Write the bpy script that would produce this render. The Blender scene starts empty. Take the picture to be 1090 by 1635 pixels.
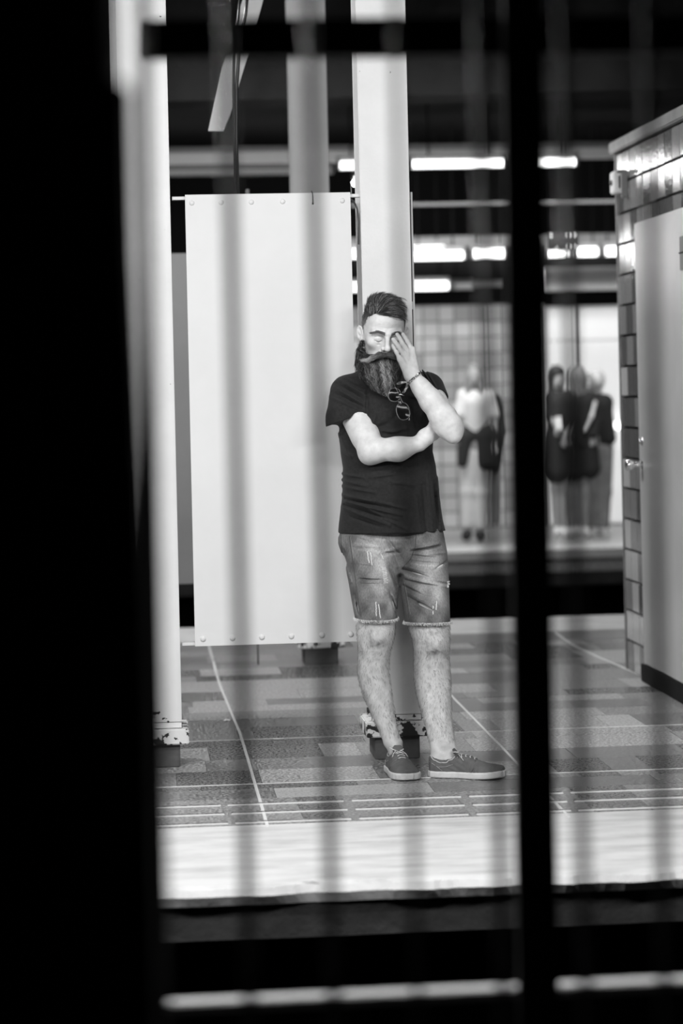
import bpy, bmesh, math, random
import numpy as np
from mathutils import Vector, Matrix

random.seed(7)
RNG = np.random.default_rng(11)
SC = bpy.context.scene
COL = SC.collection

# ------------------------------------------------------------------ camera
FPX = 3860.0                      # focal length in pixels of a 1090x1635 frame (85 mm)
CAMZ = 1.45                       # eye height above the platform floor
ROLL = 0.0225
YAW = math.atan(0.0857)           # camera looks a little to the right of the track's normal
HOR = 622.0                       # image row of the horizon at the image's centre column
cR, sR = math.cos(ROLL), math.sin(ROLL)
FW = np.array([math.sin(YAW), math.cos(YAW), 0.0])
RT = np.array([math.cos(YAW), -math.sin(YAW), 0.0])
UP = np.array([0.0, 0.0, 1.0])

def uv(px, py):
    dx, dy = px - 545.0, py - HOR
    return (dx * cR - dy * sR), (-dx * sR - dy * cR)
def M(px, py, d):                 # point in the camera-aligned frame (x right, y forward, z up)
    u, v = uv(px, py)
    return np.array([u * d / FPX, d, CAMZ + v * d / FPX])
def toW(p):
    return RT * p[0] + FW * p[1] + UP * p[2]
def P(px, py, d):
    return toW(M(px, py, d))
def on_z(px, py, z):
    u, v = uv(px, py)
    return P(px, py, (z - CAMZ) * FPX / v)
def on_y(px, py, yw):
    u, v = uv(px, py)
    return P(px, py, yw / (FW[1] + RT[1] * u / FPX))
def on_x(px, py, xw):
    u, v = uv(px, py)
    return P(px, py, xw / (FW[0] + RT[0] * u / FPX))

camd = bpy.data.cameras.new('camera')
cam = bpy.data.objects.new('camera', camd)
COL.objects.link(cam)
SC.camera = cam
camd.sensor_fit = 'VERTICAL'
camd.sensor_height = 36.0
camd.sensor_width = 24.0
camd.lens = 36.0 * FPX / 1635.0
camd.shift_y = (HOR - 817.5) / 1635.0
camd.clip_start = 0.05
camd.clip_end = 200.0
camd.dof.use_dof = True
camd.dof.focus_distance = 9.16
camd.dof.aperture_fstop = 1.95
Xc = cR * RT - sR * UP
Yc = sR * RT + cR * UP
Zc = -FW
mw = Matrix.Identity(4)
for i in range(3):
    mw[i][0], mw[i][1], mw[i][2] = Xc[i], Yc[i], Zc[i]
mw[2][3] = CAMZ
cam.matrix_world = mw

# ------------------------------------------------------------------ world and exposure
wd = bpy.data.worlds.new('world')
SC.world = wd
wd.use_nodes = True
wd.node_tree.nodes['Background'].inputs[0].default_value = (1, 1, 1, 1)
wd.node_tree.nodes['Background'].inputs[1].default_value = 0.005
vs = SC.view_settings
vs.view_transform = 'Standard'
vs.look = 'None'
vs.gamma = 1.0
vs.use_curve_mapping = False
vs.exposure = 0.0

# ------------------------------------------------------------------ station lamps hung above the frame, and added fill lamps farther back
def area(name, loc, target, sx, sy, power):
    l = bpy.data.lights.new(name, 'AREA')
    l.shape = 'RECTANGLE'
    l.size, l.size_y, l.energy = sx, sy, power
    o = bpy.data.objects.new(name, l)
    COL.objects.link(o)
    o.location = loc
    d = Vector(target) - Vector(loc)
    o.rotation_euler = d.to_track_quat('-Z', 'Y').to_euler()
    o['kind'] = 'structure'
    return o
LAMPS = [  # x, y, z, target, length, width, power
    (-2.3, 4.7, 3.0, (-0.2, 9.0, -0.8), 2.4, 0.25, 128),
    (2.6, 4.7, 3.1, (0.9, 9.2, -0.6), 2.4, 0.25, 92),
    (0.0, 6.2, 3.65, (0.2, 7.6, 0), 4.0, 0.2, 125),
    (-1.2, 11.4, 3.7, (1.6, 11.8, 0.4), 2.4, 0.15, 130),  # unseen lamp added to brighten the kiosk side
    (1.2, 14.4, 3.75, (1.2, 14.4, 0), 4.0, 0.15, 85),
    (1.0, 17.0, 3.35, (1.2, 22.0, 3.45), 4.0, 0.15, 42),  # unseen lamp added to light the beam above the far tubes
    (2.8, 21.2, 3.4, (3.0, 23.6, 0.7), 5.0, 0.15, 150),  # unseen lamp added to light the fronts of the far people
    (3.0, 24.6, 2.9, (3.0, 25.9, 0.8), 4.0, 0.15, 45),
]
for i, L in enumerate(LAMPS):
    area('station_or_fill_lamp', L[:3], L[3], L[4], L[5], L[6])

# ------------------------------------------------------------------ materials
def _mix(nt, fac, a, b):
    m = nt.nodes.new('ShaderNodeMix')
    m.data_type = 'RGBA'
    nt.links.new(fac, m.inputs[0])
    for v, s in ((a, m.inputs[6]), (b, m.inputs[7])):
        if hasattr(v, 'links'):
            nt.links.new(v, s)
        else:
            s.default_value = (v, v, v, 1)
    return m.outputs[2]
def _noise(nt, scale, detail=4, rough=0.6, stretch=(1, 1, 1), coord='Object'):
    tc = nt.nodes.new('ShaderNodeNewGeometry' if coord == 'Position' else 'ShaderNodeTexCoord')
    mp = nt.nodes.new('ShaderNodeMapping')
    mp.inputs['Scale'].default_value = stretch
    n = nt.nodes.new('ShaderNodeTexNoise')
    n.inputs['Scale'].default_value = scale
    n.inputs['Detail'].default_value = detail
    n.inputs['Roughness'].default_value = rough
    nt.links.new(tc.outputs[coord], mp.inputs[0])
    nt.links.new(mp.outputs[0], n.inputs[0])
    return n.outputs[0]
def _ramp(nt, val, p0, p1, v0=0.0, v1=1.0):
    r = nt.nodes.new('ShaderNodeMapRange')
    r.inputs[1].default_value, r.inputs[2].default_value = p0, p1
    r.inputs[3].default_value, r.inputs[4].default_value = v0, v1
    nt.links.new(val, r.inputs[0])
    return r.outputs[0]
def mat(name, tone=0.5, rough=0.5, metal=0.0, tone2=None, scale=8, detail=5, stretch=(1, 1, 1), lo=0.35, hi=0.65,
        bump=0.0, bscale=60, bstretch=(1, 1, 1), attr=None, spec=0.5, coat=0.0, emit=0.0, sss=0.0, sheen=0.0, coord='Object', rough2=None):
    m = bpy.data.materials.new(name)
    m.use_nodes = True
    nt = m.node_tree
    b = nt.nodes['Principled BSDF']
    b.inputs['Base Color'].default_value = (tone, tone, tone, 1)
    b.inputs['Roughness'].default_value = rough
    b.inputs['Metallic'].default_value = metal
    b.inputs['Specular IOR Level'].default_value = spec
    b.inputs['Coat Weight'].default_value = coat
    b.inputs['Coat Roughness'].default_value = 0.08
    if sheen:
        b.inputs['Sheen Weight'].default_value = sheen
    if sss:
        b.inputs['Subsurface Weight'].default_value = sss
        b.inputs['Subsurface Radius'].default_value = (0.006, 0.006, 0.006)
        b.inputs['Subsurface Scale'].default_value = 1.0
    if emit:
        b.inputs['Emission Color'].default_value = (1, 1, 1, 1)
        b.inputs['Emission Strength'].default_value = emit
    base = None
    if attr:
        a = nt.nodes.new('ShaderNodeAttribute')
        a.attribute_name = attr
        base = a.outputs['Color']
    if tone2 is not None:
        f = _ramp(nt, _noise(nt, scale, detail, 0.6, stretch, coord), lo, hi)
        if attr:                                   # multiply
            mm = nt.nodes.new('ShaderNodeMix'); mm.data_type = 'RGBA'; mm.blend_type = 'MULTIPLY'
            mm.inputs[0].default_value = 1.0
            nt.links.new(base, mm.inputs[6])
            nt.links.new(_mix(nt, f, 1.0, tone2), mm.inputs[7])
            base = mm.outputs[2]
        else:
            base = _mix(nt, f, tone, tone2)
        if rough2 is not None:
            nt.links.new(_ramp(nt, f, 0, 1, rough, rough2), b.inputs['Roughness'])
    if base is not None:
        nt.links.new(base, b.inputs['Base Color'])
    if bump:
        bp = nt.nodes.new('ShaderNodeBump')
        bp.inputs['Strength'].default_value = 1.0
        bp.inputs['Distance'].default_value = bump
        nt.links.new(_noise(nt, bscale, 4, 0.6, bstretch, coord), bp.inputs['Height'])
        nt.links.new(bp.outputs[0], b.inputs['Normal'])
    return m

def mat_peel(name, base=0.76):
    """white paint that has flaked off near the floor, showing dark primer"""
    m = mat(name, base, 0.45, spec=0.25, tone2=base * 0.9, scale=3, bump=0.0015, bscale=45)
    nt = m.node_tree
    b = nt.nodes['Principled BSDF']
    old = b.inputs['Base Color'].links[0].from_socket
    geo = nt.nodes.new('ShaderNodeNewGeometry')
    sx = nt.nodes.new('ShaderNodeSeparateXYZ')
    nt.links.new(geo.outputs['Position'], sx.inputs[0])
    n = nt.nodes.new('ShaderNodeTexNoise')
    n.inputs['Scale'].default_value = 17
    n.inputs['Detail'].default_value = 7
    n.inputs['Roughness'].default_value = 0.62
    nt.links.new(geo.outputs['Position'], n.inputs[0])
    h = _ramp(nt, sx.outputs[2], 0.10, 0.26, 0.055, -0.14)
    ad = nt.nodes.new('ShaderNodeMath'); ad.operation = 'ADD'
    nt.links.new(n.outputs[0], ad.inputs[0]); nt.links.new(h, ad.inputs[1])
    f = _ramp(nt, ad.outputs[0], 0.545, 0.56)
    c = _mix(nt, f, old, 0.03)
    nt.links.new(c, b.inputs['Base Color'])
    return m

MT = {}
MT['white_paint'] = mat('white_paint', 0.72, 0.45, spec=0.25, tone2=0.61, scale=2.5, bump=0.0012, bscale=40)
MT['panel_paint'] = mat('panel_paint', 0.74, 0.5, tone2=0.69, spec=0.2, scale=2.0, bump=0.0008, bscale=30)
MT['peel'] = mat_peel('peeling_paint')
MT['base_grey'] = mat('base_grey', 0.10, 0.8, tone2=0.05, scale=9)
MT['column_dim'] = mat('column_dim', 0.30, 0.5, tone2=0.26, scale=3)  # white column paint toned down for the dimmer second row
MT['grey_paint'] = mat('grey_paint', 0.20, 0.5, tone2=0.17, scale=2)
MT['black_iron'] = mat('black_iron', 0.006, 0.7, spec=0.2)
MT['black_gloss'] = mat('black_gloss', 0.02, 0.3)
MT['bar_steel'] = mat('bar_steel', 0.05, 0.22, spec=0.7)
MT['rail_lit_top'] = mat('rail_lit_top', 0.75, 0.5)  # pale tone stands in for the light on the rail's top face
MT['concrete_dark'] = mat('concrete_dark', 0.013, 0.95, tone2=0.005, spec=0.1, scale=1.6, detail=8, lo=0.4, hi=0.62, bump=0.01, bscale=6)
MT['unlit_black'] = mat('unlit_black', 0.003, 0.95, spec=0.1)  # near-black painted in for the dark of unlit ceiling, pit and recesses
MT['slab_face'] = mat('slab_face', 0.035, 0.9, tone2=0.014, scale=5, detail=8, lo=0.35, hi=0.7, bump=0.01, bscale=14)
MT['stone_edge'] = mat('stone_edge', 0.64, 0.5, tone2=0.42, scale=3.2, detail=8, stretch=(1, 3.5, 1), lo=0.42, hi=0.72, bump=0.003, bscale=25, coord='Object')
MT['grout'] = mat('grout', 0.20, 0.8)
MT['strip'] = mat('brass_strip', 0.75, 0.35)
for i, (t, r) in enumerate([(0.045, 0.24), (0.08, 0.28), (0.12, 0.33), (0.17, 0.28), (0.06, 0.22), (0.40, 0.40)]):
    MT['floor%d' % i] = mat('terrazzo_%s' % 'abcdef'[i], t, r, tone2=t * 3.0 + .03 if i < 5 else t * 0.8, scale=85, detail=3, lo=0.48, hi=0.56,
                            rough2=r + 0.2, bump=0.0006, bscale=150, coord='Position')
MT['wtile'] = mat('wall_tile_pale', 0.52, 0.22)
MT['wtile2'] = mat('wall_tile_mid', 0.42, 0.22)
MT['wtile3'] = mat('wall_tile_bright', 0.62, 0.22)
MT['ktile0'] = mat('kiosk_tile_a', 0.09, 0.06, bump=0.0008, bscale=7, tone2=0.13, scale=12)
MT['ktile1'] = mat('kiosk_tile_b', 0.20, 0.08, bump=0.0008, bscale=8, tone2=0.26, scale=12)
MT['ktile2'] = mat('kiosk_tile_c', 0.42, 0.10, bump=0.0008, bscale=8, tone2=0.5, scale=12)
MT['kgrout'] = mat('kiosk_grout', 0.02, 0.7)
MT['coping'] = mat('coping_metal', 0.35, 0.35, metal=0.4, tone2=0.22, scale=6, bump=0.002, bscale=20)
MT['door_metal'] = mat('door_metal', 0.58, 0.30, metal=0.15, tone2=0.52, scale=3, bump=0.0006, bscale=180)
MT['chrome'] = mat('chrome', 0.8, 0.12, metal=1.0)
MT['tube_glow'] = mat('tube_glow', 0.9, 0.5, emit=3.5)
MT['tube_mirrored'] = mat('tube_mirrored_glow', 0.9, 0.5, emit=22.0)  # stronger glow, added so the kiosk tiles mirror the unseen tubes
MT['wire_grey'] = mat('wire_grey', 0.03, 0.7)
MT['tube_off'] = mat('tube_off', 0.55, 0.35)
MT['batten'] = mat('batten_enamel', 0.80, 0.5)
MT['glow_wall'] = mat('glow_wall_sheet', 0.8, 0.4, tone2=0.70, scale=1.5, emit=0.42)  # glow stands in for strong light falling on the wall
MT['lamp_glow'] = mat('lamp_glow', 0.9, 0.5, emit=5.0)
MT['sign_dot'] = mat('sign_dot', 0.8, 0.5, emit=0.9)
MT['butt'] = mat('cigarette_paper', 0.7, 0.8)
MT['skin'] = mat('skin', attr='tone', rough=0.47, tone2=0.86, scale=34, detail=6, lo=0.40, hi=0.66, bump=0.0007, bscale=260, sss=0.12, spec=0.3)
MT['hair'] = mat('hair', attr='tone', rough=0.5, spec=0.25)
MT['hairbase'] = mat('hair_base', attr='tone', rough=0.7, spec=0.15, tone2=0.45, scale=60, detail=4, lo=0.35, hi=0.65)
MT['tee'] = mat('tee_jersey', 0.016, 0.85, spec=0.2, bump=0.0009, bscale=240, sheen=0.05, tone2=0.024, scale=90)
MT['denim'] = mat('denim', attr='tone', rough=0.85, tone2=0.66, scale=150, detail=5, stretch=(1.6, 1.6, 0.55), lo=0.36, hi=0.62, bump=0.0009, bscale=330)
MT['thread'] = mat('white_thread', 0.75, 0.9)
MT['seam'] = mat('dark_seam', 0.07, 0.9)
MT['canvas'] = mat('shoe_canvas', 0.085, 0.8, tone2=0.115, scale=26, bump=0.0008, bscale=420)
MT['sole'] = mat('shoe_sole', 0.62, 0.55, tone2=0.48, scale=28, detail=6, lo=0.45, hi=0.75)
MT['lining'] = mat('shoe_lining', 0.38, 0.9)
MT['lace'] = mat('shoe_lace', 0.40, 0.8, tone2=0.72, scale=320, lo=0.45, hi=0.55)
MT['lens'] = mat('tinted_lens', 0.006, 0.10, spec=0.18)
MT['glass_frame'] = mat('glasses_frame', 0.14, 0.3, metal=0.5)
MT['mottled'] = mat('mottled_acetate', 0.62, 0.25, tone2=0.10, scale=120, detail=2, lo=0.42, hi=0.56)
MT['bracelet'] = mat('bracelet_braid', 0.55, 0.4, tone2=0.05, scale=260, detail=1, lo=0.45, hi=0.52)
MT['far_skin'] = mat('far_skin', 0.32, 0.6)
MT['far_hair_light'] = mat('far_hair_light', 0.30, 0.6, tone2=0.13, scale=22, stretch=(3, 3, 0.4))
MT['far_hair_dark'] = mat('far_hair_dark', 0.03, 0.5)
MT['far_white'] = mat('far_white_cloth', 0.68, 0.9)
MT['far_grey'] = mat('far_grey_cloth', 0.33, 0.9, tone2=0.25, scale=14)
MT['far_black'] = mat('far_black_cloth', 0.022, 0.9)

# ------------------------------------------------------------------ mesh helpers
def link(name, me, m=None, parent=None, smooth=False):
    o = bpy.data.objects.new(name, me)
    COL.objects.link(o)
    if m is not None:
        me.materials.append(MT[m] if isinstance(m, str) else m)
    if parent is not None:
        o.parent = parent
    if smooth:
        me.polygons.foreach_set('use_smooth', [True] * len(me.polygons))
    return o
def tag(o, label=None, cat=None, group=None, kind=None):
    if label: o['label'] = label
    if cat: o['category'] = cat
    if group: o['group'] = group
    if kind: o['kind'] = kind
    return o
def empty(name, loc=(0, 0, 0), rz=0.0):
    o = bpy.data.objects.new(name, None)
    COL.objects.link(o)
    o.empty_display_size = 0.1
    o.location = loc
    o.rotation_euler = (0, 0, rz)
    return o
class MB:
    def __init__(s):
        s.v = []; s.f = []
    def add(s, vs, fs):
        n = len(s.v)
        s.v += [tuple(map(float, p)) for p in vs]
        s.f += [tuple(i + n for i in f) for f in fs]
        return s
    def box(s, lo, hi):
        x0, y0, z0 = lo; x1, y1, z1 = hi
        return s.add([(x0, y0, z0), (x1, y0, z0), (x1, y1, z0), (x0, y1, z0), (x0, y0, z1), (x1, y0, z1), (x1, y1, z1), (x0, y1, z1)],
                     [(0, 3, 2, 1), (4, 5, 6, 7), (0, 1, 5, 4), (1, 2, 6, 5), (2, 3, 7, 6), (3, 0, 4, 7)])
    def prism(s, pts, off):
        pts = [np.array(p, float) for p in pts]
        off = np.array(off, float)
        n = len(pts)
        fs = [tuple(range(n))[::-1], tuple(range(n, 2 * n))]
        for i in range(n):
            j = (i + 1) % n
            fs.append((i, j, n + j, n + i))
        return s.add(pts + [p + off for p in pts], fs)
    def tube(s, pts, r, n=8, cap=True):
        pts = [np.array(p, float) for p in pts]
        rs = r if hasattr(r, '__len__') else [r] * len(pts)
        vs = []; fs = []
        t0 = pts[1] - pts[0]; t0 /= np.linalg.norm(t0)
        a = np.cross(t0, [0, 0, 1.0])
        if np.linalg.norm(a) < 1e-3: a = np.cross(t0, [0, 1.0, 0])
        a /= np.linalg.norm(a)
        for i, p in enumerate(pts):
            t = pts[min(i + 1, len(pts) - 1)] - pts[max(i - 1, 0)]
            t /= (np.linalg.norm(t) + 1e-12)
            a = a - t * np.dot(a, t); a /= (np.linalg.norm(a) + 1e-12)
            b = np.cross(t, a)
            for k in range(n):
                w = 2 * math.pi * k / n
                vs.append(p + (a * math.cos(w) + b * math.sin(w)) * rs[i])
        for i in range(len(pts) - 1):
            for k in range(n):
                k2 = (k + 1) % n
                fs.append((i * n + k, i * n + k2, (i + 1) * n + k2, (i + 1) * n + k))
        if cap:
            fs.append(tuple(range(n))[::-1])
            fs.append(tuple((len(pts) - 1) * n + k for k in range(n)))
        return s.add(vs, fs)
    def dome(s, c, nrm, r, h, n=10, rings=3):
        c = np.array(c, float); nrm = np.array(nrm, float); nrm /= np.linalg.norm(nrm)
        a = np.cross(nrm, [0, 0, 1.0])
        if np.linalg.norm(a) < 1e-3: a = np.cross(nrm, [1.0, 0, 0])
        a /= np.linalg.norm(a); b = np.cross(nrm, a)
        vs = []; fs = []
        for i in range(rings):
            w = math.pi / 2 * i / rings
            for k in range(n):
                q = 2 * math.pi * k / n
                vs.append(c + (a * math.cos(q) + b * math.sin(q)) * r * math.cos(w) + nrm * h * math.sin(w))
        vs.append(c + nrm * h)
        for i in range(rings - 1):
            for k in range(n):
                k2 = (k + 1) % n
                fs.append((i * n + k, i * n + k2, (i + 1) * n + k2, (i + 1) * n + k))
        for k in range(n):
            fs.append(((rings - 1) * n + k, (rings - 1) * n + (k + 1) % n, rings * n))
        return s.add(vs, fs)
    def build(s, name, m, parent=None, smooth=False, bevel=0.0, fix=True):
        me = bpy.data.meshes.new(name)
        me.from_pydata(s.v, [], s.f)
        if fix or bevel:
            bm = bmesh.new(); bm.from_mesh(me)
            bmesh.ops.recalc_face_normals(bm, faces=bm.faces)
            if bevel:
                ed = [e for e in bm.edges if len(e.link_faces) == 2 and e.calc_face_angle(0) > 0.6]
                bmesh.ops.bevel(bm, geom=ed, offset=bevel, segments=2, affect='EDGES', clamp_overlap=True)
            bm.to_mesh(me); bm.free()
        me.update()
        o = link(name, me, m, parent, smooth)
        return o
def local(o_root, mb):
    """move a mesh builder's world vertices into the frame of an unrotated root"""
    l = np.array(o_root.location)
    mb.v = [tuple(np.array(p) - l) for p in mb.v]
    return mb

# ================================================================== setting
Y_EDGE = on_z(545, 1409, 0)[1]
Y_STONE = on_z(545, 1312, 0)[1]
Y_BACK = on_z(800, 986, 0)[1]
Y_BSTONE = on_z(800, 1010, 0)[1]
Y_FAR = on_z(800, 880, 0)[1]
Y_WALL = Y_FAR + 3.6
Y_COL = on_z(630, 1212, 0)[1]
Y_COLB = on_z(518, 1061, 0)[1]
X0, X1 = -3.2, 7.0
CEIL = 3.95
print('planes', Y_EDGE, Y_STONE, Y_BACK, Y_BSTONE, Y_FAR, Y_WALL, Y_COL, Y_COLB)

# --- man's platform slab with stone edges
fl = MB().box((X0, Y_EDGE + 0.06, -0.17), (X1, Y_BACK - 0.04, -0.012)).build('floor', 'slab_face')
tag(fl, kind='structure')
def stone_edge(name, ya, yb, ragged_front, kind_children=True):
    """pale cast-stone platform edge with a ragged chipped nose"""
    root = None
    n = 520
    xs = np.linspace(X0, X1, n)
    mb = MB()
    vs = []; fs = []
    for i, x in enumerate(xs):
        j = 0.010 * math.sin(x * 3.1) + 0.007 * math.sin(x * 11.7 + 1) + 0.006 * math.sin(x * 29) + random.uniform(-0.004, 0.004)
        drop = 0.006 + 0.005 * abs(math.sin(x * 7.3))
        if ragged_front:
            prof = [(yb, -0.015), (yb, 0.0), (ya + 0.035, 0.0), (ya + 0.012 + j, -drop), (ya + j, -0.03), (ya + 0.02 + j * .5, -0.06)]
        else:
            prof = [(ya, -0.015), (ya, 0.0), (yb - 0.03, 0.0), (yb - 0.01 + j, -drop), (yb + j, -0.03), (yb - 0.02, -0.06)]
        vs += [(x, y, z) for y, z in prof]
    k = 6
    for i in range(n - 1):
        for q in range(k - 1):
            fs.append((i * k + q, i * k + q + 1, (i + 1) * k + q + 1, (i + 1) * k + q))
    o = mb.add(vs, fs).build(name, 'stone_edge')
    tag(o, kind='structure')
    return o
stone_edge('trim_1', Y_EDGE, Y_STONE, True)
stone_edge('trim_2', Y_BSTONE, Y_BACK, False)
# slab nose under the stone, then the recess under the platform
mb = MB()
n = 160
vs = []; fs = []
for i in range(n):
    x = X0 + (X1 - X0) * i / (n - 1)
    j = 0.006 * math.sin(x * 9) + random.uniform(-0.003, 0.003)
    vs += [(x, Y_EDGE + 0.035 + j, -0.03), (x, Y_EDGE + 0.045 + j, -0.10), (x, Y_EDGE + 0.04 + j * .5, -0.165), (x, Y_EDGE + 0.6, -0.17)]
for i in range(n - 1):
    for q in range(3):
        fs.append((i * 4 + q, i * 4 + q + 1, (i + 1) * 4 + q + 1, (i + 1) * 4 + q))
tag(mb.add(vs, fs).build('trim_3', 'slab_face'), kind='structure')
tag(MB().box((X0, Y_EDGE + 0.6, -1.15), (X1, Y_BACK - 0.5, -0.17)).build('wall_under_platform', 'unlit_black'), kind='structure')
tag(MB().box((X0 - 3, 4.16, -1.2), (X1 + 5, 30, -1.15)).build('floor_track', 'unlit_black'), kind='structure')

# --- terrazzo floor: slabs of every size between metal strips
RAND = random.Random(21)
tile_me = []
def bevel_box(name, m, bev):
    bm = bmesh.new()
    bmesh.ops.create_cube(bm, size=1.0)
    me = bpy.data.meshes.new(name)
    for v in bm.verts:
        if v.co.z > 0:
            v.co.x *= (1 - bev); v.co.y *= (1 - bev)
    bm.to_mesh(me); bm.free()
    me.materials.append(MT[m])
    return me
FT = [bevel_box('terrazzo_piece', 'floor%d' % i, 0.0008) for i in range(6)]
def put(name, me, loc, scale, parent, rot=None):
    o = bpy.data.objects.new(name, me)
    COL.objects.link(o)
    o.location = loc; o.scale = scale
    if rot: o.rotation_euler = rot
    o.parent = parent
    return o
YG0 = Y_STONE + 0.005
YG1 = on_z(545, 1270, 0)[1]           # far side of the grooved warning lines
rows = [YG0, YG1]
y = YG1
seams = [on_z(545, 1247, 0)[1], on_z(545, 1176, 0)[1]]
while y < Y_BSTONE - 0.02:
    step = RAND.choice([0.15, 0.2, 0.24, 0.3]) * (1 + 0.12 * (y - 8))
    y2 = y + step
    for s_ in seams:
        if y < s_ < y2 + 0.06: y2 = s_
    if y2 > Y_BSTONE - 0.12: y2 = Y_BSTONE - 0.004
    rows.append(y2); y = y2
for a, b in zip(rows[:-1], rows[1:]):
    x = -1.35
    while x < 3.35:
        w = RAND.choice([0.14, 0.2, 0.3, 0.42, 0.55, 0.8]) * (1.0 + 0.05 * (a - 8))
        w = min(w, 3.6 - x)
        if w < 0.12: break
        ti = RAND.choices([0, 1, 2, 3, 4, 5], [3, 4, 5, 4, 4, 0.45])[0]
        if a == YG0: ti = RAND.choice([2, 2, 4])
        # stays where the frame can see it
        put('slab', FT[ti], (x + w / 2, (a + b) / 2, -0.006 + RAND.uniform(-0.0006, 0.0006)), (w - 0.0012, b - a - 0.0012, 0.012), fl)
        x += w
tag(MB().box((X0, YG0, -0.012), (-1.35, Y_BSTONE - .003, -0.001)).box((3.6, YG0, -0.012), (X1, Y_BSTONE - .003, -0.001)).build('side_paving', 'floor2', fl), kind='structure')
def floor_strip(pts, w, name='metal_strip', m='strip', h=0.0022):
    mb = MB()
    pts = [np.array(p, float) for p in pts]
    for a, b in zip(pts[:-1], pts[1:]):
        t = b - a; t /= np.linalg.norm(t)
        nn = np.array([-t[1], t[0], 0]) * w / 2
        z = np.array([0, 0, 1.0])
        mb.prism([a + nn - z * .003, a - nn - z * .003, b - nn - z * .003, b + nn - z * .003], z * (h + .003))
    return mb.build(name, m, fl)
floor_strip([on_z(*p, 0) for p in ((333, 1030), (350, 1092), (383, 1170), (402, 1235), (427, 1320))], 0.011)
floor_strip([on_z(*p, 0) for p in ((700, 1085), (722, 1113), (790, 1182), (828, 1222), (868, 1262), (908, 1305))], 0.010)
floor_strip([on_z(*p, 0) for p in ((885, 1010), (925, 1036), (1028, 1081))], 0.012)
floor_strip([(-1.3, seams[0], 0), (3.4, seams[0], 0)], 0.006)
floor_strip([(-1.3, seams[1], 0), (3.4, seams[1], 0)], 0.006)
# three rows of raised warning lines, in lengths
for r_, yy in enumerate((1279, 1293, 1308)):
    yw = on_z(545, yy, 0)[1]
    for (xa, xb) in ((200, 352), (363, 548), (561, 735), (748, 898), (910, 1120)):
        pa = on_y(xa + r_ * 6, yy, yw); pb = on_y(xb + r_ * 6, yy, yw)
        for dy in (-0.012, 0.012):
            MB().box((pa[0], yw + dy - 0.006, -0.003), (pb[0], yw + dy + 0.006, 0.0035)).build('warning_line', 'strip' if dy < 0 else 'floor1', fl)

# --- far platform, its stone edge, face, wall and its added glowing stretch
tag(MB().box((X0, Y_FAR + 0.05, -0.2), (9, Y_WALL + 0.3, -0.002)).build('floor_far', 'floor3'), kind='structure')
tag(MB().box((X0, Y_FAR, -0.08), (9, Y_FAR + 0.75, 0.0)).build('trim_4', 'stone_edge'), kind='structure')
tag(MB().box((X0, Y_FAR + 0.06, -0.32), (9, Y_FAR + 0.4, -0.082)).build('trim_5', 'slab_face'), kind='structure')
tag(MB().box((X0, Y_FAR + 0.7, -1.15), (9, Y_FAR + 1.0, -0.21)).build('wall_under_far_platform', 'unlit_black'), kind='structure')

wb = MB().box((X0, Y_WALL, 0), (9, Y_WALL + 0.25, CEIL)).build('wall_back', 'unlit_black')
tag(wb, kind='structure')
WT = [bevel_box('glazed_tile', 'wtile', 0.03), bevel_box('glazed_tile', 'wtile2', 0.03), bevel_box('glazed_tile', 'wtile3', 0.03)]
zt = on_y(700, 470, Y_WALL)[2]
pit = 0.163
xa = on_y(552, 700, Y_WALL)[0]
xb = on_y(868, 700, Y_WALL)[0]
nr = int(zt / pit)
gb = MB().box((xa - .02, Y_WALL - 0.012, 0), (xb + .02, Y_WALL, nr * pit + 0.01)).build('grout_bed', 'grout', wb)
for r_ in range(nr):
    x = xa
    while x + pit < xb + 0.02:
        o = put('tile', WT[RAND.choices([0, 1, 2], [5, 3, 3])[0]], (x + pit / 2, Y_WALL - 0.012, r_ * pit + pit / 2 + .004), (pit - 0.013, pit - 0.013, 0.02), wb, (math.pi / 2, 0, 0))
        x += pit

# glowing cabinet added in place of a brightly lit stretch of far wall
pa = on_y(872, 862, Y_WALL - .1); pb = on_y(1012, 487, Y_WALL - .1)
lb = empty('glow_wall', (pa[0], Y_WALL - 0.04, 0.0))
tag(lb, 'tall bright wall stretch with added glow behind the dark-dressed women', 'glow_wall')
wx, hz = pb[0] + 0.45 - pa[0], pb[2]
MB().box((0, -0.12, 0), (wx, 0, hz)).build('case', 'batten', lb, bevel=0.01)
midx = on_y(916, 600, Y_WALL)[0] - pa[0]
MB().box((0.03, -0.128, 0.03), (midx - 0.02, -0.119, hz - 0.03)).build('glow_sheet', 'glow_wall', lb)
MB().box((midx + 0.02, -0.128, 0.03), (wx - 0.03, -0.119, hz - 0.03)).build('glow_sheet', 'glow_wall', lb)
MB().box((midx - 0.022, -0.14, 0.0), (midx + 0.022, -0.118, hz)).build('mullion', 'far_grey', lb)
MB().box((0.0, -0.14, hz - 0.36), (wx, -0.128, hz - 0.34)).build('crossbar', 'batten', lb)
# grey fascia over the glowing stretch
p0 = on_y(866, 428, Y_WALL - .1); p1 = on_y(1010, 462, Y_WALL - .1)
o = MB().box((p0[0], Y_WALL - 0.14, p1[2]), (p1[0] + .5, Y_WALL - 0.02, p0[2])).build('trim_6', 'batten')
tag(o, kind='structure')

# --- ceiling, beams
tag(MB().box((X0, 3.0, CEIL), (9, Y_BACK + 0.6, CEIL + 0.2)).build('ceiling', 'concrete_dark'), kind='structure')
tag(MB().box((X0, Y_BACK + 0.6, CEIL), (9, Y_WALL + 0.3, CEIL + 0.2)).build('ceiling_far', 'unlit_black'), kind='structure')
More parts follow.
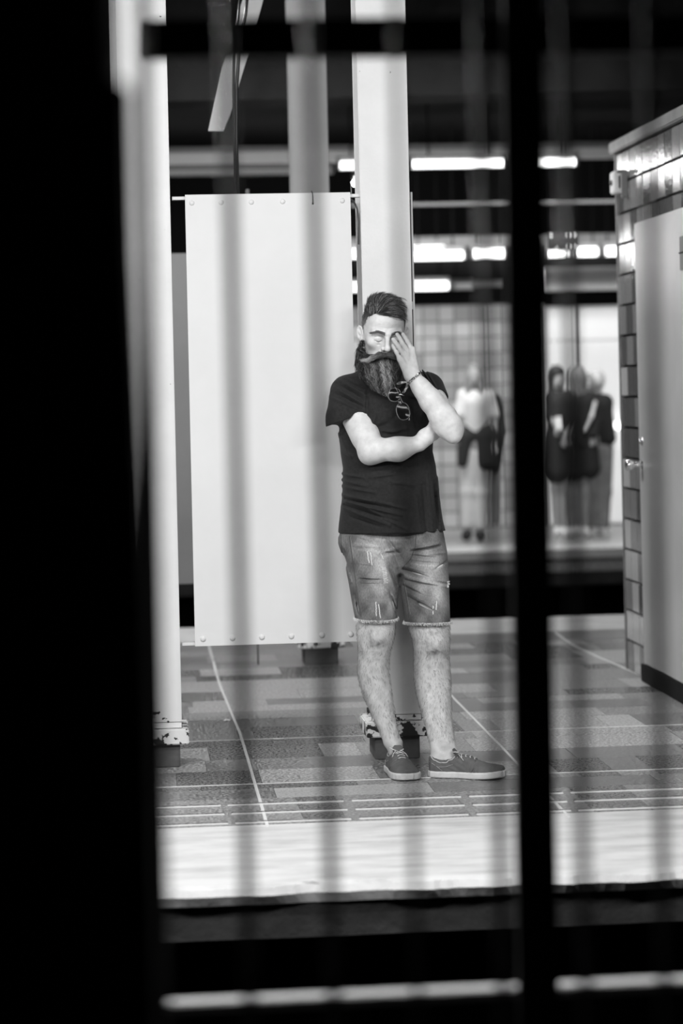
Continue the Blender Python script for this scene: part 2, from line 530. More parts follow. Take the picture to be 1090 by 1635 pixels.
# deep concrete beam over the far track
yb = Y_BACK + 0.3
pl = on_y(250, 162, yb); pr = on_y(1060, 142, yb)
sl = (pr[2] - pl[2]) / (pr[0] - pl[0])
za = pl[2] + sl * (X0 - pl[0]); zb_ = pl[2] + sl * (9 - pl[0])
o = MB().prism([(X0, yb, za), (9, yb, zb_), (9, yb, CEIL), (X0, yb, CEIL)], (0, 0.5, 0)).build('trim_7', 'concrete_dark')
tag(o, kind='structure')
def hbeam(name, py0, py1, yw, m, px0=120, px1=1010, depth=0.1, kind='structure'):
    a = on_y(545, py0, yw); b = on_y(545, py1, yw)
    xa = on_y(px0, 300, yw)[0]; xb = on_y(px1, 300, yw)[0]
    o = MB().box((xa, yw, b[2]), (xb, yw + depth, a[2])).build(name, m, bevel=0.004)
    tag(o, kind=kind)
    return o
YT1 = Y_FAR - 0.25
hbeam('trim_8', 232, 239, YT1 + .02, 'grey_paint', 120, 1100)
hbeam('trim_9', 241, 258, YT1, 'batten', 120, 1020)
hbeam('trim_10', 380, 397, Y_FAR + 2.2, 'grey_paint', 500, 1100)
hbeam('trim_11', 326, 331, Y_FAR + 0.5, 'wire_grey', 560, 1100, 0.05)
hbeam('trim_12', 452, 462, Y_FAR + 3.3, 'grey_paint', 560, 800, 0.05)

def tube_light(px0, px1, py, yw, r, lit, label, group=None, hang=True):
    a = on_y(px0, py, yw); b = on_y(px1, py, yw)
    z = on_y(545, py, yw)[2]
    root = empty('tube_light', (a[0], yw, z))
    L = b[0] - a[0]
    MB().box((0.0, 0.045, -r), (L, 0.075, r + 0.05)).build('batten', 'grey_paint', root, bevel=0.004)
    if hang:
        for q in (0.2, 0.8):
            MB().box((L * q - 0.006, 0.05, r + 0.05), (L * q + 0.006, 0.07, CEIL - z)).build('hanger', 'unlit_black', root)
    MB().tube([(0.026, 0, 0), (L - 0.026, 0, 0)], r, 12).build('tube', ('tube_mirrored' if 'hidden' in label else 'tube_glow') if lit else 'tube_off', root, smooth=False)
    for x in (0.012, L - 0.012):
        MB().box((x - 0.012, -r, -r), (x + 0.012, 0.044, r)).build('lamp_holder', 'grey_paint', root, bevel=0.003)
    tag(root, label, 'light', group)
    return root
tube_light(196, 532, 272, YT1 - .1, 0.025, False, 'unlit tube fitting running behind the columns, above the white panel')
tube_light(538, 650, 264, YT1 - .1, 0.034, True, 'lit tube that starts between the two columns above the white panel')
tube_light(653, 812, 264, YT1 - .1, 0.034, True, 'long lit tube just beside the man’s column, highest row')
tube_light(818, 922, 264, YT1 - .1, 0.034, True, 'short lit tube ending past the thick black post, highest row')
tube_light(556, 606, 406, Y_FAR + 2.0, 0.04, True, 'lit tube seen in the slot between white panel and column, middle row')
tube_light(640, 713, 402, Y_FAR + 2.0, 0.04, True, 'lit tube beside the man’s column, middle row, upper of two')
tube_light(650, 743, 411, Y_FAR + 1.6, 0.038, True, 'lit tube beside the man’s column, middle row, lower and longer')
tube_light(752, 812, 409, Y_FAR + 2.0, 0.042, True, 'short lit tube in the middle row close before the thick post')
tube_light(868, 909, 409, Y_FAR + 2.0, 0.042, True, 'short lit tube just past the thick post, under the small signal box')
tube_light(914, 957, 409, Y_FAR + 2.0, 0.042, True, 'short lit tube in the middle row, second past the thick post')
tube_light(962, 1010, 409, Y_FAR + 2.0, 0.042, True, 'short lit tube ending at the tiled kiosk corner')
tube_light(556, 606, 459, Y_FAR + 3.1, 0.04, True, 'lit tube in the slot beside the panel, lowest row')
tube_light(640, 719, 459, Y_FAR + 3.1, 0.042, True, 'lit tube directly over the far tiled wall, lowest row')
tube_light(722, 758, 461, Y_FAR + 3.3, 0.03, False, 'dim unlit tube at the end of the lowest row')

tube_light(120, 266, 406, Y_FAR + 2.0, 0.04, True, 'added lit tube hidden behind the first column and the white panel, middle row')  # row carried on unseen, added for highlights on the kiosk tiles
tube_light(306, 550, 406, Y_FAR + 2.0, 0.04, True, 'added long lit tube hidden behind the white panel, middle row')
# tube added unseen behind the man's column, to put a highlight on the kiosk tiles
tl = empty('tube_light', (1.62, 14.45, 2.79), math.radians(1.9))
for q in (-0.03, 0.03):
    MB().tube([(q, 0.03, 0), (q, 1.9, 0.06)], 0.02, 10).build('tube', 'tube_mirrored', tl)
MB().box((-0.05, 0, 0.09), (0.05, 1.93, 0.13)).build('batten', 'grey_paint', tl, bevel=0.004)
for q in (0.3, 1.6):
    MB().box((-0.006, q, 0.13), (0.006, q + 0.02, CEIL - 2.79)).build('hanger', 'unlit_black', tl)
tag(tl, 'added tube lamp hung lengthwise behind the column to be mirrored in kiosk tiles', 'light')

# small signal box over the far platform
a = on_y(876, 400, Y_FAR + 1.2); b = on_y(921, 371, Y_FAR + 1.2)
sg = empty('signal_box', (a[0], Y_FAR + 1.2, a[2]))
w_, h_ = b[0] - a[0], b[2] - a[2]
MB().box((0, 0, 0), (w_, 0.15, h_)).build('housing', 'black_gloss', sg, bevel=0.01)
for fx, fz in ((0.08, 0.85), (0.7, 0.85), (0.88, 0.85), (0.7, 0.2), (0.88, 0.2), (0.3, 0.08)):
    MB().dome((fx * w_, 0.0, fz * h_), (0, -1, 0), 0.013, 0.008, 8, 2).build('lamp', 'sign_dot', sg)
MB().box((w_ * .45, 0.05, h_), (w_ * .55, 0.1, CEIL - a[2])).build('hanger', 'unlit_black', sg)
tag(sg, 'small dark signal box with dots of light hanging over the far platform', 'signal')
# small round-ended lamp on the far wall
a = on_y(972, 685, Y_WALL - .25); b = on_y(991, 674, Y_WALL - .25)
wl = empty('wall_lamp', (a[0], Y_WALL - .25, (a[2] + b[2]) / 2))
MB().tube([(0, 0, 0), (b[0] - a[0] + .05, 0, 0)], 0.03, 12).build('glowing_tube', 'lamp_glow', wl)
MB().box((0.02, 0.0, -0.02), (b[0] - a[0], 0.12, 0.02)).build('bracket', 'batten', wl)
tag(wl, 'small bright horizontal lamp beside the tiled kiosk edge', 'lamp')

# --- near side: platform under the fence, wall of darkness on the camera's side
tag(MB().box((-4, -3, -1.15), (6, 4.15, 0)).build('floor_near', 'concrete_dark'), kind='structure')

# --- tiled kiosk with its metal door
c0 = on_z(1001, 1069, 0)
XK = c0[0]
YK = c0[1]
zk = on_x(983, 262, XK)[2]
TH = 0.1535
tw = 0.158
HK = TH * 17
kw = MB().box((XK + 0.02, 8.6, 0), (XK + 2.4, YK, HK)).build('wall_right', 'kgrout')
tag(kw, kind='structure')
print('kiosk', XK, YK, zk, HK)
KT = [bevel_box('kiosk_tile', 'ktile%d' % i, 0.035) for i in range(3)]
yd = on_x(1016, 357, XK)[1]
zd = on_x(1016, 357, XK)[2]
col = 0
y = YK
while y - tw > 8.6:
    y2 = y - tw
    for r_ in range(17):
        z = r_ * TH
        if y2 < yd - 0.03 and z + TH < zd + 0.06:
            continue
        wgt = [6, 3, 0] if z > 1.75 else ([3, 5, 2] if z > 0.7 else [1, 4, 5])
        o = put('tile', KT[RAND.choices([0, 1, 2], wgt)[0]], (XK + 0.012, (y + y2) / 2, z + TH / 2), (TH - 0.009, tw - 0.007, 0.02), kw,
                (RAND.uniform(-.008, .008), -math.pi / 2 + RAND.uniform(-.012, .012), 0))
    y = y2
    col += 1
# coping along the top
cp = MB().box((XK - 0.03, 8.6, HK + 0.002), (XK + 0.12, YK + 0.03, HK + 0.06)).build('trim_13', 'coping', bevel=0.006)
tag(cp, kind='structure')
MB().box((XK - 0.005, YK + 0.001, 0), (XK + 0.03, YK + 0.012, HK)).build('corner_bead', 'coping', kw)
dr = MB().box((XK - 0.012, 9.3, 0.0), (XK + 0.012, yd, zd)).build('door_1', 'door_metal', bevel=0.004)
tag(dr, kind='structure')
MB().box((XK - 0.022, 9.3, 0.09), (XK - 0.012, yd - 0.055, zd - 0.05)).build('door_leaf', 'door_metal', dr, bevel=0.003)
MB().box((XK - 0.03, 9.3, 0.0), (XK - 0.013, yd - 0.01, 0.085)).build('kick_plate', 'black_iron', dr, bevel=0.003)
k = on_x(1026, 742, XK - 0.02)
MB().tube([k, k + np.array([-0.025, 0, 0]), k + np.array([-0.045, 0, 0])], [0.012, 0.011, 0.012], 12).tube([k + np.array([-0.045, 0, 0]), k + np.array([-0.06, 0, 0]), k + np.array([-0.078, 0, 0]), k + np.array([-0.085, 0, 0])], [0.014, 0.026, 0.026, 0.016], 14).dome(k, (-1, 0, 0), 0.028, 0.006, 14, 2).build('door_knob', 'chrome', dr, smooth=True)
k = on_x(1026, 705, XK - 0.02)
MB().dome(k, (-1, 0, 0), 0.022, 0.012, 12, 3).box(tuple(k + np.array([-0.016, -0.003, -0.012])), tuple(k + np.array([-0.008, 0.003, 0.012]))).build('keyhole', 'chrome', dr, smooth=True)
k0 = on_x(1086, 378, XK - 0.024)
MB().box((XK - 0.03, k0[1] - 0.12, k0[2] - 0.15), (XK - 0.022, k0[1], k0[2])).build('vent_plate', 'grey_paint', dr, bevel=0.002)
MB().box((XK - 0.034, k0[1] - 0.12, k0[2] - 0.076), (XK - 0.029, k0[1], k0[2] - 0.07)).build('vent_slot', 'black_iron', dr)
# switch box and bracket on the tiles
k = on_x(991, 292, XK)
sb = empty('switch_box', (XK - 0.004, k[1], k[2]))
MB().box((-0.045, -0.06, -0.055), (0, 0.04, 0.055)).build('housing', 'batten', sb, bevel=0.006)
MB().dome((-0.045, -0.01, 0.0), (-1, 0, 0), 0.016, 0.012, 12, 3).build('keyhole', 'black_gloss', sb)
MB().box((-0.02, -0.062, -0.03), (-0.012, -0.058, 0.03)).build('slot', 'black_gloss', sb)
tag(sb, 'small pale metal switch box high on the kiosk tiles', 'switch')
k = on_x(1002, 292, XK)
br = empty('wall_bracket', (XK - 0.004, k[1], k[2]))
MB().box((-0.03, -0.015, -0.075), (0, 0.015, 0.065)).box((-0.05, -0.012, 0.05), (0, 0.012, 0.065)).build('angle_bar', 'grey_paint', br, bevel=0.003)
MB().dome((-0.03, 0, -0.06), (-1, 0, 0), 0.008, 0.006, 8, 2).build('bolt', 'chrome', br)
tag(br, 'dark upright steel bracket next to the switch box', 'bracket')

# ================================================================== steel columns
def column(pxc, y_front, label, top=CEIL, lit='peel', py=1000):
    x = on_y(pxc, py, y_front)[0]
    root = empty('steel_column', (x, y_front, 0))
    w = 0.097
    # front flange, web, rear flange
    MB().box((-w, 0.0, 0.150), (w, 0.016, top)).build('front_flange', lit, root, bevel=0.002)
    MB().box((-0.008, 0.0165, 0.150), (0.008, 0.20, top)).build('web', 'grey_paint', root)
    MB().box((-w, 0.2005, 0.150), (w, 0.216, top)).build('rear_flange', lit, root, bevel=0.002)
    MB().box((-w - 0.001, -0.004, 0.150), (w + 0.001, 0.0, 0.175)).build('weld_band', 'peel', root, bevel=0.002)
    MB().box((-0.123, -0.03, 0.090), (0.123, 0.246, 0.1495)).build('base_plate', 'peel', root, bevel=0.004)
    MB().box((-0.088, -0.005, 0.0), (0.088, 0.22, 0.0895)).build('base_block', 'base_grey', root, bevel=0.003)
    tag(root, label, 'column')
    return root
XF1 = on_y(231, 660, Y_COL)[0]
c1 = column(231, Y_COL, 'white steel column with flaked base, next to the dark foreground pillar', py=300)
c2 = column(614, Y_COL, 'white steel column the bearded man leans against', py=300)
c3 = column(505, Y_COLB, 'white steel column in the second row, base showing under the white panel', py=700, lit='column_dim')
c4 = column(217, Y_COLB, 'steel column of the second row hidden behind the first column', py=700, lit='column_dim')
# conduit and thin plate along the man's column
xr = on_y(659, 420, Y_COL + .05)
cd = empty('edge_plate', (xr[0], Y_COL + 0.05, 0.46))
zt2 = on_y(656, 305, Y_COL)[2]
MB().box((-0.0035, 0, 0), (0.0035, 0.16, zt2 - 0.46)).build('plate', 'panel_paint', cd)
MB().box((-0.0075, -0.001, 0.55), (-0.0036, 0.12, zt2 - 0.49)).build('gasket', 'black_iron', cd)
MB().box((-0.016, -0.004, 0.02), (-0.0005, -0.001, 0.05)).build('clip', 'white_paint', cd)
MB().box((-0.016, -0.004, 1.3), (-0.0005, -0.001, 1.33)).build('clip', 'white_paint', cd)
tag(cd, 'thin upright sheet-metal edge with black gasket beside the man’s head', 'panel')

# ================================================================== riveted white panels
def riveted_panel(pl, pr, pt, pb, yw, label, rx_top, rx_bot, hooks=False, m='panel_paint'):
    a = on_y(pl[0], pl[1], yw); b = on_y(pr[0], pr[1], yw)
    z1 = on_y(428, pt, yw)[2]; z0 = on_y(440, pb, yw)[2]
    root = empty('metal_panel', (a[0], yw, z0))
    W, H = b[0] - a[0], z1 - z0
    MB().box((0, -0.0, 0), (W, 0.003, H)).build('sheet', m, root)
    MB().box((0.002, 0.003, 0), (0.006, 0.05, H)).box((W - 0.006, 0.003, 0), (W - 0.002, 0.05, H)).box((0.006, 0.04, 0), (0.05, 0.044, H)).build('folded_edge', 'black_iron', root)
    for px in rx_top:
        x = on_y(px, 321, yw)[0] - a[0]
        MB().dome((x, 0, H - 0.032), (0, -1, 0), 0.011, 0.006, 10, 3).build('rivet', m, root, smooth=True)
    for px in rx_bot:
        x = on_y(px, 1018, yw)[0] - a[0]
        MB().dome((x, 0, 0.028), (0, -1, 0), 0.012, 0.007, 10, 3).build('rivet', m, root, smooth=True)
    MB().box((-0.05, 0.01, H - 0.018), (W + 0.045, 0.05, H - 0.006)).build('support_bar', 'white_paint', root)
    MB().box((-0.05, 0.01, 0.003), (W + 0.045, 0.05, 0.015)).build('support_bar', 'white_paint', root)
    if hooks:
        hx = on_y(499, 315, yw)[0] - a[0]
        MB().tube([(hx, -0.004, H - 0.04), (hx, -0.005, H - 0.01), (hx - .003, -0.004, H + 0.006), (hx - .003, 0.02, H + 0.008)], 0.0016, 6).dome((hx, -0.0005, H - 0.042), (0, -1, 0), 0.004, 0.003, 8, 2).build('wire_hook', 'black_iron', root)
        sx = on_y(562, 305, yw)[0] - a[0]
        MB().tube([(sx, 0.03, H - 0.01), (sx - .002, 0.03, H + 0.035)], 0.002, 6).build('stub_rod', 'grey_paint', root)
        # looped cable behind the slot
        pts = [(W + 0.004, 0.07, H - 0.02), (W + 0.02, 0.075, H - 0.03), (W + 0.033, 0.08, H - 0.06), (W + 0.038, 0.08, H - 0.11), (W + 0.036, 0.085, H - 0.2)]
        MB().tube(pts, 0.004, 8).build('cable_loop', 'grey_paint', root, smooth=True)
    tag(root, label, 'panel')
    return root
riveted_panel((303, 660), (567, 660), 309, 1028, Y_COL + 0.012, 'large white riveted steel panel hung between the two front columns',
              (306, 353, 401, 451, 546), (324, 371, 418, 465, 514, 560), hooks=True)
pW = on_y(262, 660, Y_COLB)
pn = riveted_panel((262, 660), (466, 660), 402, 928, Y_COLB + 0.03, 'second-row riveted panel, greyed for its unlit side, seen past the white panel', (), (), m='grey_paint')  # grey colour stands in for the shade on this panel
a = on_y(395, 306, Y_COLB)
lg = empty('cable_lug', tuple(a))
MB().box((-0.009, 0, -0.02), (0.009, 0.01, 0.012)).build('lug_plate', 'grey_paint', lg, bevel=0.002)
MB().dome((0, 0, -0.002), (0, -1, 0), 0.005, 0.002, 8, 2).build('hole', 'black_iron', lg)
MB().tube([(0, 0.005, -0.02), (0, 0.005, -a[2] + 0.01)], 0.004, 6).build('cable', 'black_iron', lg)
tag(lg, 'tiny square cable lug peeping above the white panel', 'lug')

# ================================================================== things under the ceiling
d_ = 10.6
pts = [P(332, 209, d_), P(357, 209, d_), P(366, 185, d_), P(398, 80, d_), P(428, -30, d_), P(396, -30, d_), P(354, 110, d_)]
br = MB().prism(pts, FW * 0.02 + RT * 0.0).build('hanging_strip', 'white_paint', bevel=0.001)
tag(br, 'pale flat metal strip slanting down from the ceiling above the white panel', 'strip')
cpts = [P(398, -40, 10.3), P(392, 20, 10.3), P(381, 85, 10.3), P(377, 140, 10.3), P(377, 240, 10.3), P(380, 330, 10.3)]
o = MB().tube(cpts, 0.008, 8).build('power_cable', 'black_gloss', smooth=True)
tag(o, 'thick dark cable curving off the ceiling down behind the white panel', 'cable')
cpts = [P(386, -40, 10.4), P(380, 30, 10.4), P(373, 90, 10.4), P(372, 140, 10.4), P(374, 240, 10.4), P(376, 330, 10.4)]
o = MB().tube(cpts, 0.006, 8).build('signal_cable', 'black_gloss', smooth=True)
tag(o, 'thinner dark cable hanging beside the thick one', 'cable')
cpts = [P(905, 201, 20), P(950, 197, 20), P(1000, 198, 20), P(1040, 203, 20)]
cpts = [P(880, -60, 20)] + cpts + [P(1075, -60, 20)]
tag(MB().tube(cpts, 0.006, 6).build('slack_wire', 'concrete_dark', smooth=True), 'thin slack wire sagging in the dark above the kiosk', 'wire')

# litter
a = on_z(445, 1180, 0.004)
o = MB().tube([a + np.array([-0.022, 0.003, 0]), a + np.array([0.022, -0.004, 0])], 0.0038, 10).build('cigarette_butt', 'butt', smooth=True)
tag(o, 'small white cigarette butt lying on the terrazzo floor', 'litter')
a = on_z(362, 1151, 0.003)
o = MB().add([a + np.array(q) for q in [(-.016, 0, 0), (-.004, -.006, .004), (.012, -.002, .001), (.018, .004, .005), (.0, .008, .002), (-.01, .006, .005), (0, 0, .009)]],
             [(0, 1, 6), (1, 2, 6), (2, 3, 6), (3, 4, 6), (4, 5, 6), (5, 0, 6)]).build('paper_scrap', 'butt')
tag(o, 'tiny crumpled paper scrap on the floor near the long metal strip', 'litter')

# ================================================================== barred fence close to the camera
fc = empty('barred_gate', tuple(toW(np.array([0.0, 3.0, 0.0]))))
tag(fc, 'out-of-focus grille of thin round upright bars close to the viewer', 'grille')
fr = empty('gate_frame', tuple(toW(np.array([0.0, 4.0, 0.0]))))
tag(fr, 'heavy black frame with one thick upright post and rails behind the bars', 'gate')
def fbar(xt, yt, xb, yb_, d, r, m='bar_steel', name='bar'):
    a = M(xt, yt, d); b = M(xb, yb_, d)
    t = (b - a) / (b[2] - a[2])
    a = a + t * (2.15 - a[2]); b = b + t * (0.04 - b[2])
    local(fc, MB().tube([toW(a), toW(b)], r, 16, cap=True)).build(name, m, fc, smooth=True)
for (xt, xb) in ((232, 258), (364, 394), (498, 528), (634, 662), (768, 799), (902, 931), (1035, 1058), (1169, 1192), (1303, 1326), (1437, 1460)):
    fbar(xt, 200, xb, 1400, 2.85, 0.0050 if xt == 634 else 0.0073)
def flat(pts, d, t, name, m, dr=0.0):
    """px outline at distance d (+dr at the picture's far side), t thick"""
    q = [P(p[0], p[1], d + dr * p[0] / 1090.0) for p in pts]
    return local(fr, MB().prism(q, FW * t)).build(name, m, fr, bevel=0.003)
def vpost(xl0, xr0, xl1, xr1, y0, y1, d, t, name, m, z0=0.0, z1=2.15):
    def ext(xa, xb, z):
        a = M(xa, y0, d); b = M(xb, y1, d)
        s_ = (z - a[2]) / (b[2] - a[2])
        return toW(a + (b - a) * s_)
    q = [ext(xl0, xl1, z1), ext(xr0, xr1, z1), ext(xr0, xr1, z0), ext(xl0, xl1, z0)]
    return local(fr, MB().prism(q, FW * t)).build(name, m, fr, bevel=0.004)
vpost(805, 866, 829, 893, 100, 1600, 4.0, 0.05, 'thick_post', 'black_iron')
flat([(219, 31), (1900, 15), (1900, 74), (219, 92)], 4.05, 0.04, 'top_rail', 'black_iron')
flat([(225, 1605), (860, 1576), (1900, 1528), (1900, 1543), (860, 1592), (225, 1622)], 4.06, 0.035, 'bottom_rail', 'rail_lit_top')
flat([(225, 1624), (860, 1593), (1900, 1545), (1900, 1800), (225, 1800)], 4.06, 0.03, 'black_sheet', 'black_iron')  # black sheet that fills the view below the bottom rail
for z_ in (2.12, 0.42):
    q = [toW(M(200, 300, 2.85) * np.array([1, 1, 0]) + np.array([0, 0.0, z_])), toW(M(1470, 300, 2.85) * np.array([1, 1, 0]) + np.array([0, 0.0, z_]))]
    local(fc, MB().tube(q, 0.012, 10)).build('cross_rail', 'black_iron', fc, smooth=True)
# stepped dark pillar that closes the picture's side
dp = MB()
q = [(-260, -60), (172, -60), (174, 122), (200, 132), (206, 400), (221, 700), (237, 1000), (250, 1500), (256, 1760), (-260, 1760)]
pp = [M(a[0], a[1], 2.35) for a in q]
pp[-1][2] = 0.0; pp[-2][2] = 0.0
dp.prism([toW(p) for p in pp], FW * 0.08)
o = dp.build('gate_pillar', 'black_iron')
tag(o, 'broad black out-of-focus pillar that the barred gate is fixed to', 'pillar')

# ================================================================== implicit surfaces for bodies, hair and clothing
def _smin(a, b, k):
    h = np.maximum(k - np.abs(a - b), 0.0) / k
    return np.minimum(a, b) - h * h * k * 0.25
def _smax(a, b, k):
    return -_smin(-a, -b, k)
class Prim:
    def __init__(s, fn, lo, hi, k=0.004, op='u'):
        s.fn, s.lo, s.hi, s.k, s.op = fn, np.array(lo, float), np.array(hi, float), k, op
def RC(a, b, r1, r2, k=0.004, op='u'):
    """tapered round-ended limb from a to b"""
    a = np.array(a, float); b = np.array(b, float)
    ab = b - a; L2 = float(ab @ ab) + 1e-12
    def fn(p):
        t = np.clip(((p - a) @ ab) / L2, 0, 1)
        q = p - a - t[:, None] * ab
        return np.sqrt((q * q).sum(1)) - (r1 + (r2 - r1) * t)
    R = max(r1, r2)
    return Prim(fn, np.minimum(a, b) - R, np.maximum(a, b) + R, k, op)
def EL(c, r, rot=None, k=0.004, op='u'):
    c = np.array(c, float); r = np.array(r, float)
    Rm = np.eye(3) if rot is None else np.array(rot, float)
    def fn(p):
        q = (p - c) @ Rm
        k0 = np.sqrt(((q / r) ** 2).sum(1)); k1 = np.sqrt(((q / (r * r)) ** 2).sum(1)) + 1e-9
        return k0 * (k0 - 1) / k1
    e = np.abs(Rm) @ r
    return Prim(fn, c - e, c + e, k, op)
def LOFT(rows, k=0.004, op='u', n=2.0, axis=2):
    """rows: (z, cx, cy, half width, front half depth, back half depth), stacked upward"""
    rows = sorted(rows)
    A = np.array(rows, float)
    z, cx, cy, a, bf, bb = A.T
    def fn(p):
        Z = p[:, 2]
        x0 = np.interp(Z, z, cx); y0 = np.interp(Z, z, cy)
        aa = np.interp(Z, z, a); f = np.interp(Z, z, bf); b = np.interp(Z, z, bb)
        dy = p[:, 1] - y0
        bbb = np.where(dy < 0, f, b)
        r = (np.abs((p[:, 0] - x0) / aa) ** n + np.abs(dy / bbb) ** n) ** (1.0 / n)
        d = (r - 1) * np.minimum(aa, bbb)
        return np.maximum(d, np.maximum(Z - z[-1], z[0] - Z))
    return Prim(fn, [(cx - a).min(), (cy - bf).min(), z[0]], [(cx + a).max(), (cy + bb).max(), z[-1]], k, op)
class Group:
    def __init__(s, prims, k=0.002, op='u', disp=None):
        s.prims = prims; s.k = k; s.op = op; s.disp = disp
        us = [p for p in prims if p.op == 'u']
        s.lo = np.min([p.lo for p in us], 0); s.hi = np.max([p.hi for p in us], 0)
    def fn(s, p, lo=None, hi=None):
        d = np.full(len(p), 0.15)
        for q in s.prims:
            if lo is not None:
                m = 0.03 + q.k
                if (q.lo - m > hi).any() or (q.hi + m < lo).any():
                    continue
            v = q.fn(p, lo, hi) if isinstance(q, Group) else q.fn(p)
            if q.op == 'u': d = _smin(d, v, q.k)
            elif q.op == 's': d = _smax(d, -v, q.k)
            elif q.op == 'i': d = _smax(d, v, q.k)
            elif q.op == 'd': d = d + v
        if s.disp is not None:
            d = d - s.disp(p)
        return d
_E12 = []
for ax in range(3):
    o1, o2 = [a for a in range(3) if a != ax]
    for i in (0, 1):
        for j in (0, 1):
            s_ = [0, 0, 0]; s_[o1] = i; s_[o2] = j
            _E12.append((ax, tuple(s_)))
def surface(G, h, pad=0.012, lo=None, hi=None, C=16):
    """naive surface nets over the blocks the surface passes through"""
    lo = (G.lo if lo is None else np.array(lo, float)) - pad
    hi = (G.hi if hi is None else np.array(hi, float)) + pad
    bs = C * h
    nb = np.ceil((hi - lo) / bs).astype(int)
    sub = 2
    ax = [lo[i] + (np.arange(nb[i] * sub + 1)) * bs / sub for i in range(3)]
    g = np.stack(np.meshgrid(*ax, indexing='ij'), -1).reshape(-1, 3)
    V = np.concatenate([G.fn(c_) for c_ in np.array_split(g, max(1, len(g) // 60000))]).reshape([len(a) for a in ax])
    keysV = []; posV = []; quads = []
    N = nb * C + 2
    def key(i, j, k):
        return (i.astype(np.int64) * N[1] + j) * N[2] + k
    r = np.arange(C + 1)
    loc = np.stack(np.meshgrid(r, r, r, indexing='ij'), -1).reshape(-1, 3)
    thr = bs / sub * 0.9 + 0.006
    for bi in range(nb[0]):
        for bj in range(nb[1]):
            for bk in range(nb[2]):
                w = V[bi * sub:bi * sub + sub + 1, bj * sub:bj * sub + sub + 1, bk * sub:bk * sub + sub + 1]
                if w.min() > thr or w.max() < -thr:
                    continue
                base = np.array([bi, bj, bk]) * C
                p = lo + (base + loc) * h
                f = G.fn(p, p[0], p[-1]).reshape(C + 1, C + 1, C + 1)
                ins = f < 0
                if ins.all() or not ins.any():
                    continue
                cnt = np.zeros((C, C, C)); acc = np.zeros((C, C, C, 3))
                for a_, (s0, s1, s2) in _E12:
                    e = [0, 0, 0]; e[a_] = 1
                    A = f[s0:s0 + C, s1:s1 + C, s2:s2 + C]
                    B = f[s0 + e[0]:s0 + e[0] + C, s1 + e[1]:s1 + e[1] + C, s2 + e[2]:s2 + e[2] + C]
                    cr = (A < 0) != (B < 0)
                    t = np.where(cr, A / np.where(cr, A - B, 1), 0)
                    cnt += cr
                    for d_ in range(3):
                        acc[..., d_] += cr * ((s0, s1, s2)[d_] + (t if d_ == a_ else 0))
                m = cnt > 0
                idx = np.argwhere(m)
                if len(idx) == 0: continue
                posV.append(lo + (base + idx + 0 * idx) * h + acc[m] / cnt[m][:, None] * h)
                gi = base + idx
                keysV.append(key(gi[:, 0], gi[:, 1], gi[:, 2]))
                for a_ in range(3):
                    e = [0, 0, 0]; e[a_] = 1
                    A = ins[:C, :C, :C]; B = ins[e[0]:e[0] + C, e[1]:e[1] + C, e[2]:e[2] + C]
                    q = np.argwhere(A != B)
                    if len(q) == 0: continue
                    flip = A[q[:, 0], q[:, 1], q[:, 2]]
                    o1, o2 = [(1, 2), (2, 0), (0, 1)][a_]
                    gq = base + q
                    def sh(d1, d2):
                        c_ = gq.copy(); c_[:, o1] -= d1; c_[:, o2] -= d2
                        return key(c_[:, 0], c_[:, 1], c_[:, 2])
                    Q = np.stack([sh(0, 0), sh(1, 0), sh(1, 1), sh(0, 1)], 1)
                    Q[~flip] = Q[~flip][:, ::-1]
                    quads.append(Q)
    K = np.concatenate(keysV); Pn = np.concatenate(posV); Q = np.concatenate(quads)
    o = np.argsort(K); K = K[o]; Pn = Pn[o]
    ix = np.searchsorted(K, Q); ix = np.clip(ix, 0, len(K) - 1)
    ok = (K[ix] == Q).all(1)
    return Pn, ix[ok]
def np_mesh(name, V, F, m, parent=None, smooth=True, tone=None):
    me = bpy.data.meshes.new(name)
    nf, k = F.shape
    me.vertices.add(len(V)); me.vertices.foreach_set('co', V.astype(np.float32).ravel())
    me.loops.add(nf * k); me.loops.foreach_set('vertex_index', F.astype(np.int32).ravel())
    me.polygons.add(nf); me.polygons.foreach_set('loop_start', (np.arange(nf) * k).astype(np.int32))
    me.update(calc_edges=True)
    if tone is not None:
        a = me.color_attributes.new('tone', 'FLOAT_COLOR', 'POINT')
        c = np.ones((len(V), 4), np.float32); c[:, :3] = np.asarray(tone)[:, None]
        a.data.foreach_set('color', c.ravel())
    return link(name, me, m, parent, smooth)
def body(name, G, h, m, parent, tone=None, **kw):
    V, F = surface(G, h, **kw)
    return np_mesh(name, V, F, m, parent, True, tone(V) if tone is not None else None)
def gradient(G, p, e=0.0008):
    g = np.stack([G.fn(p + np.eye(3)[i] * e) - G.fn(p - np.eye(3)[i] * e) for i in range(3)], 1)
    return g / (np.linalg.norm(g, axis=1)[:, None] + 1e-9)
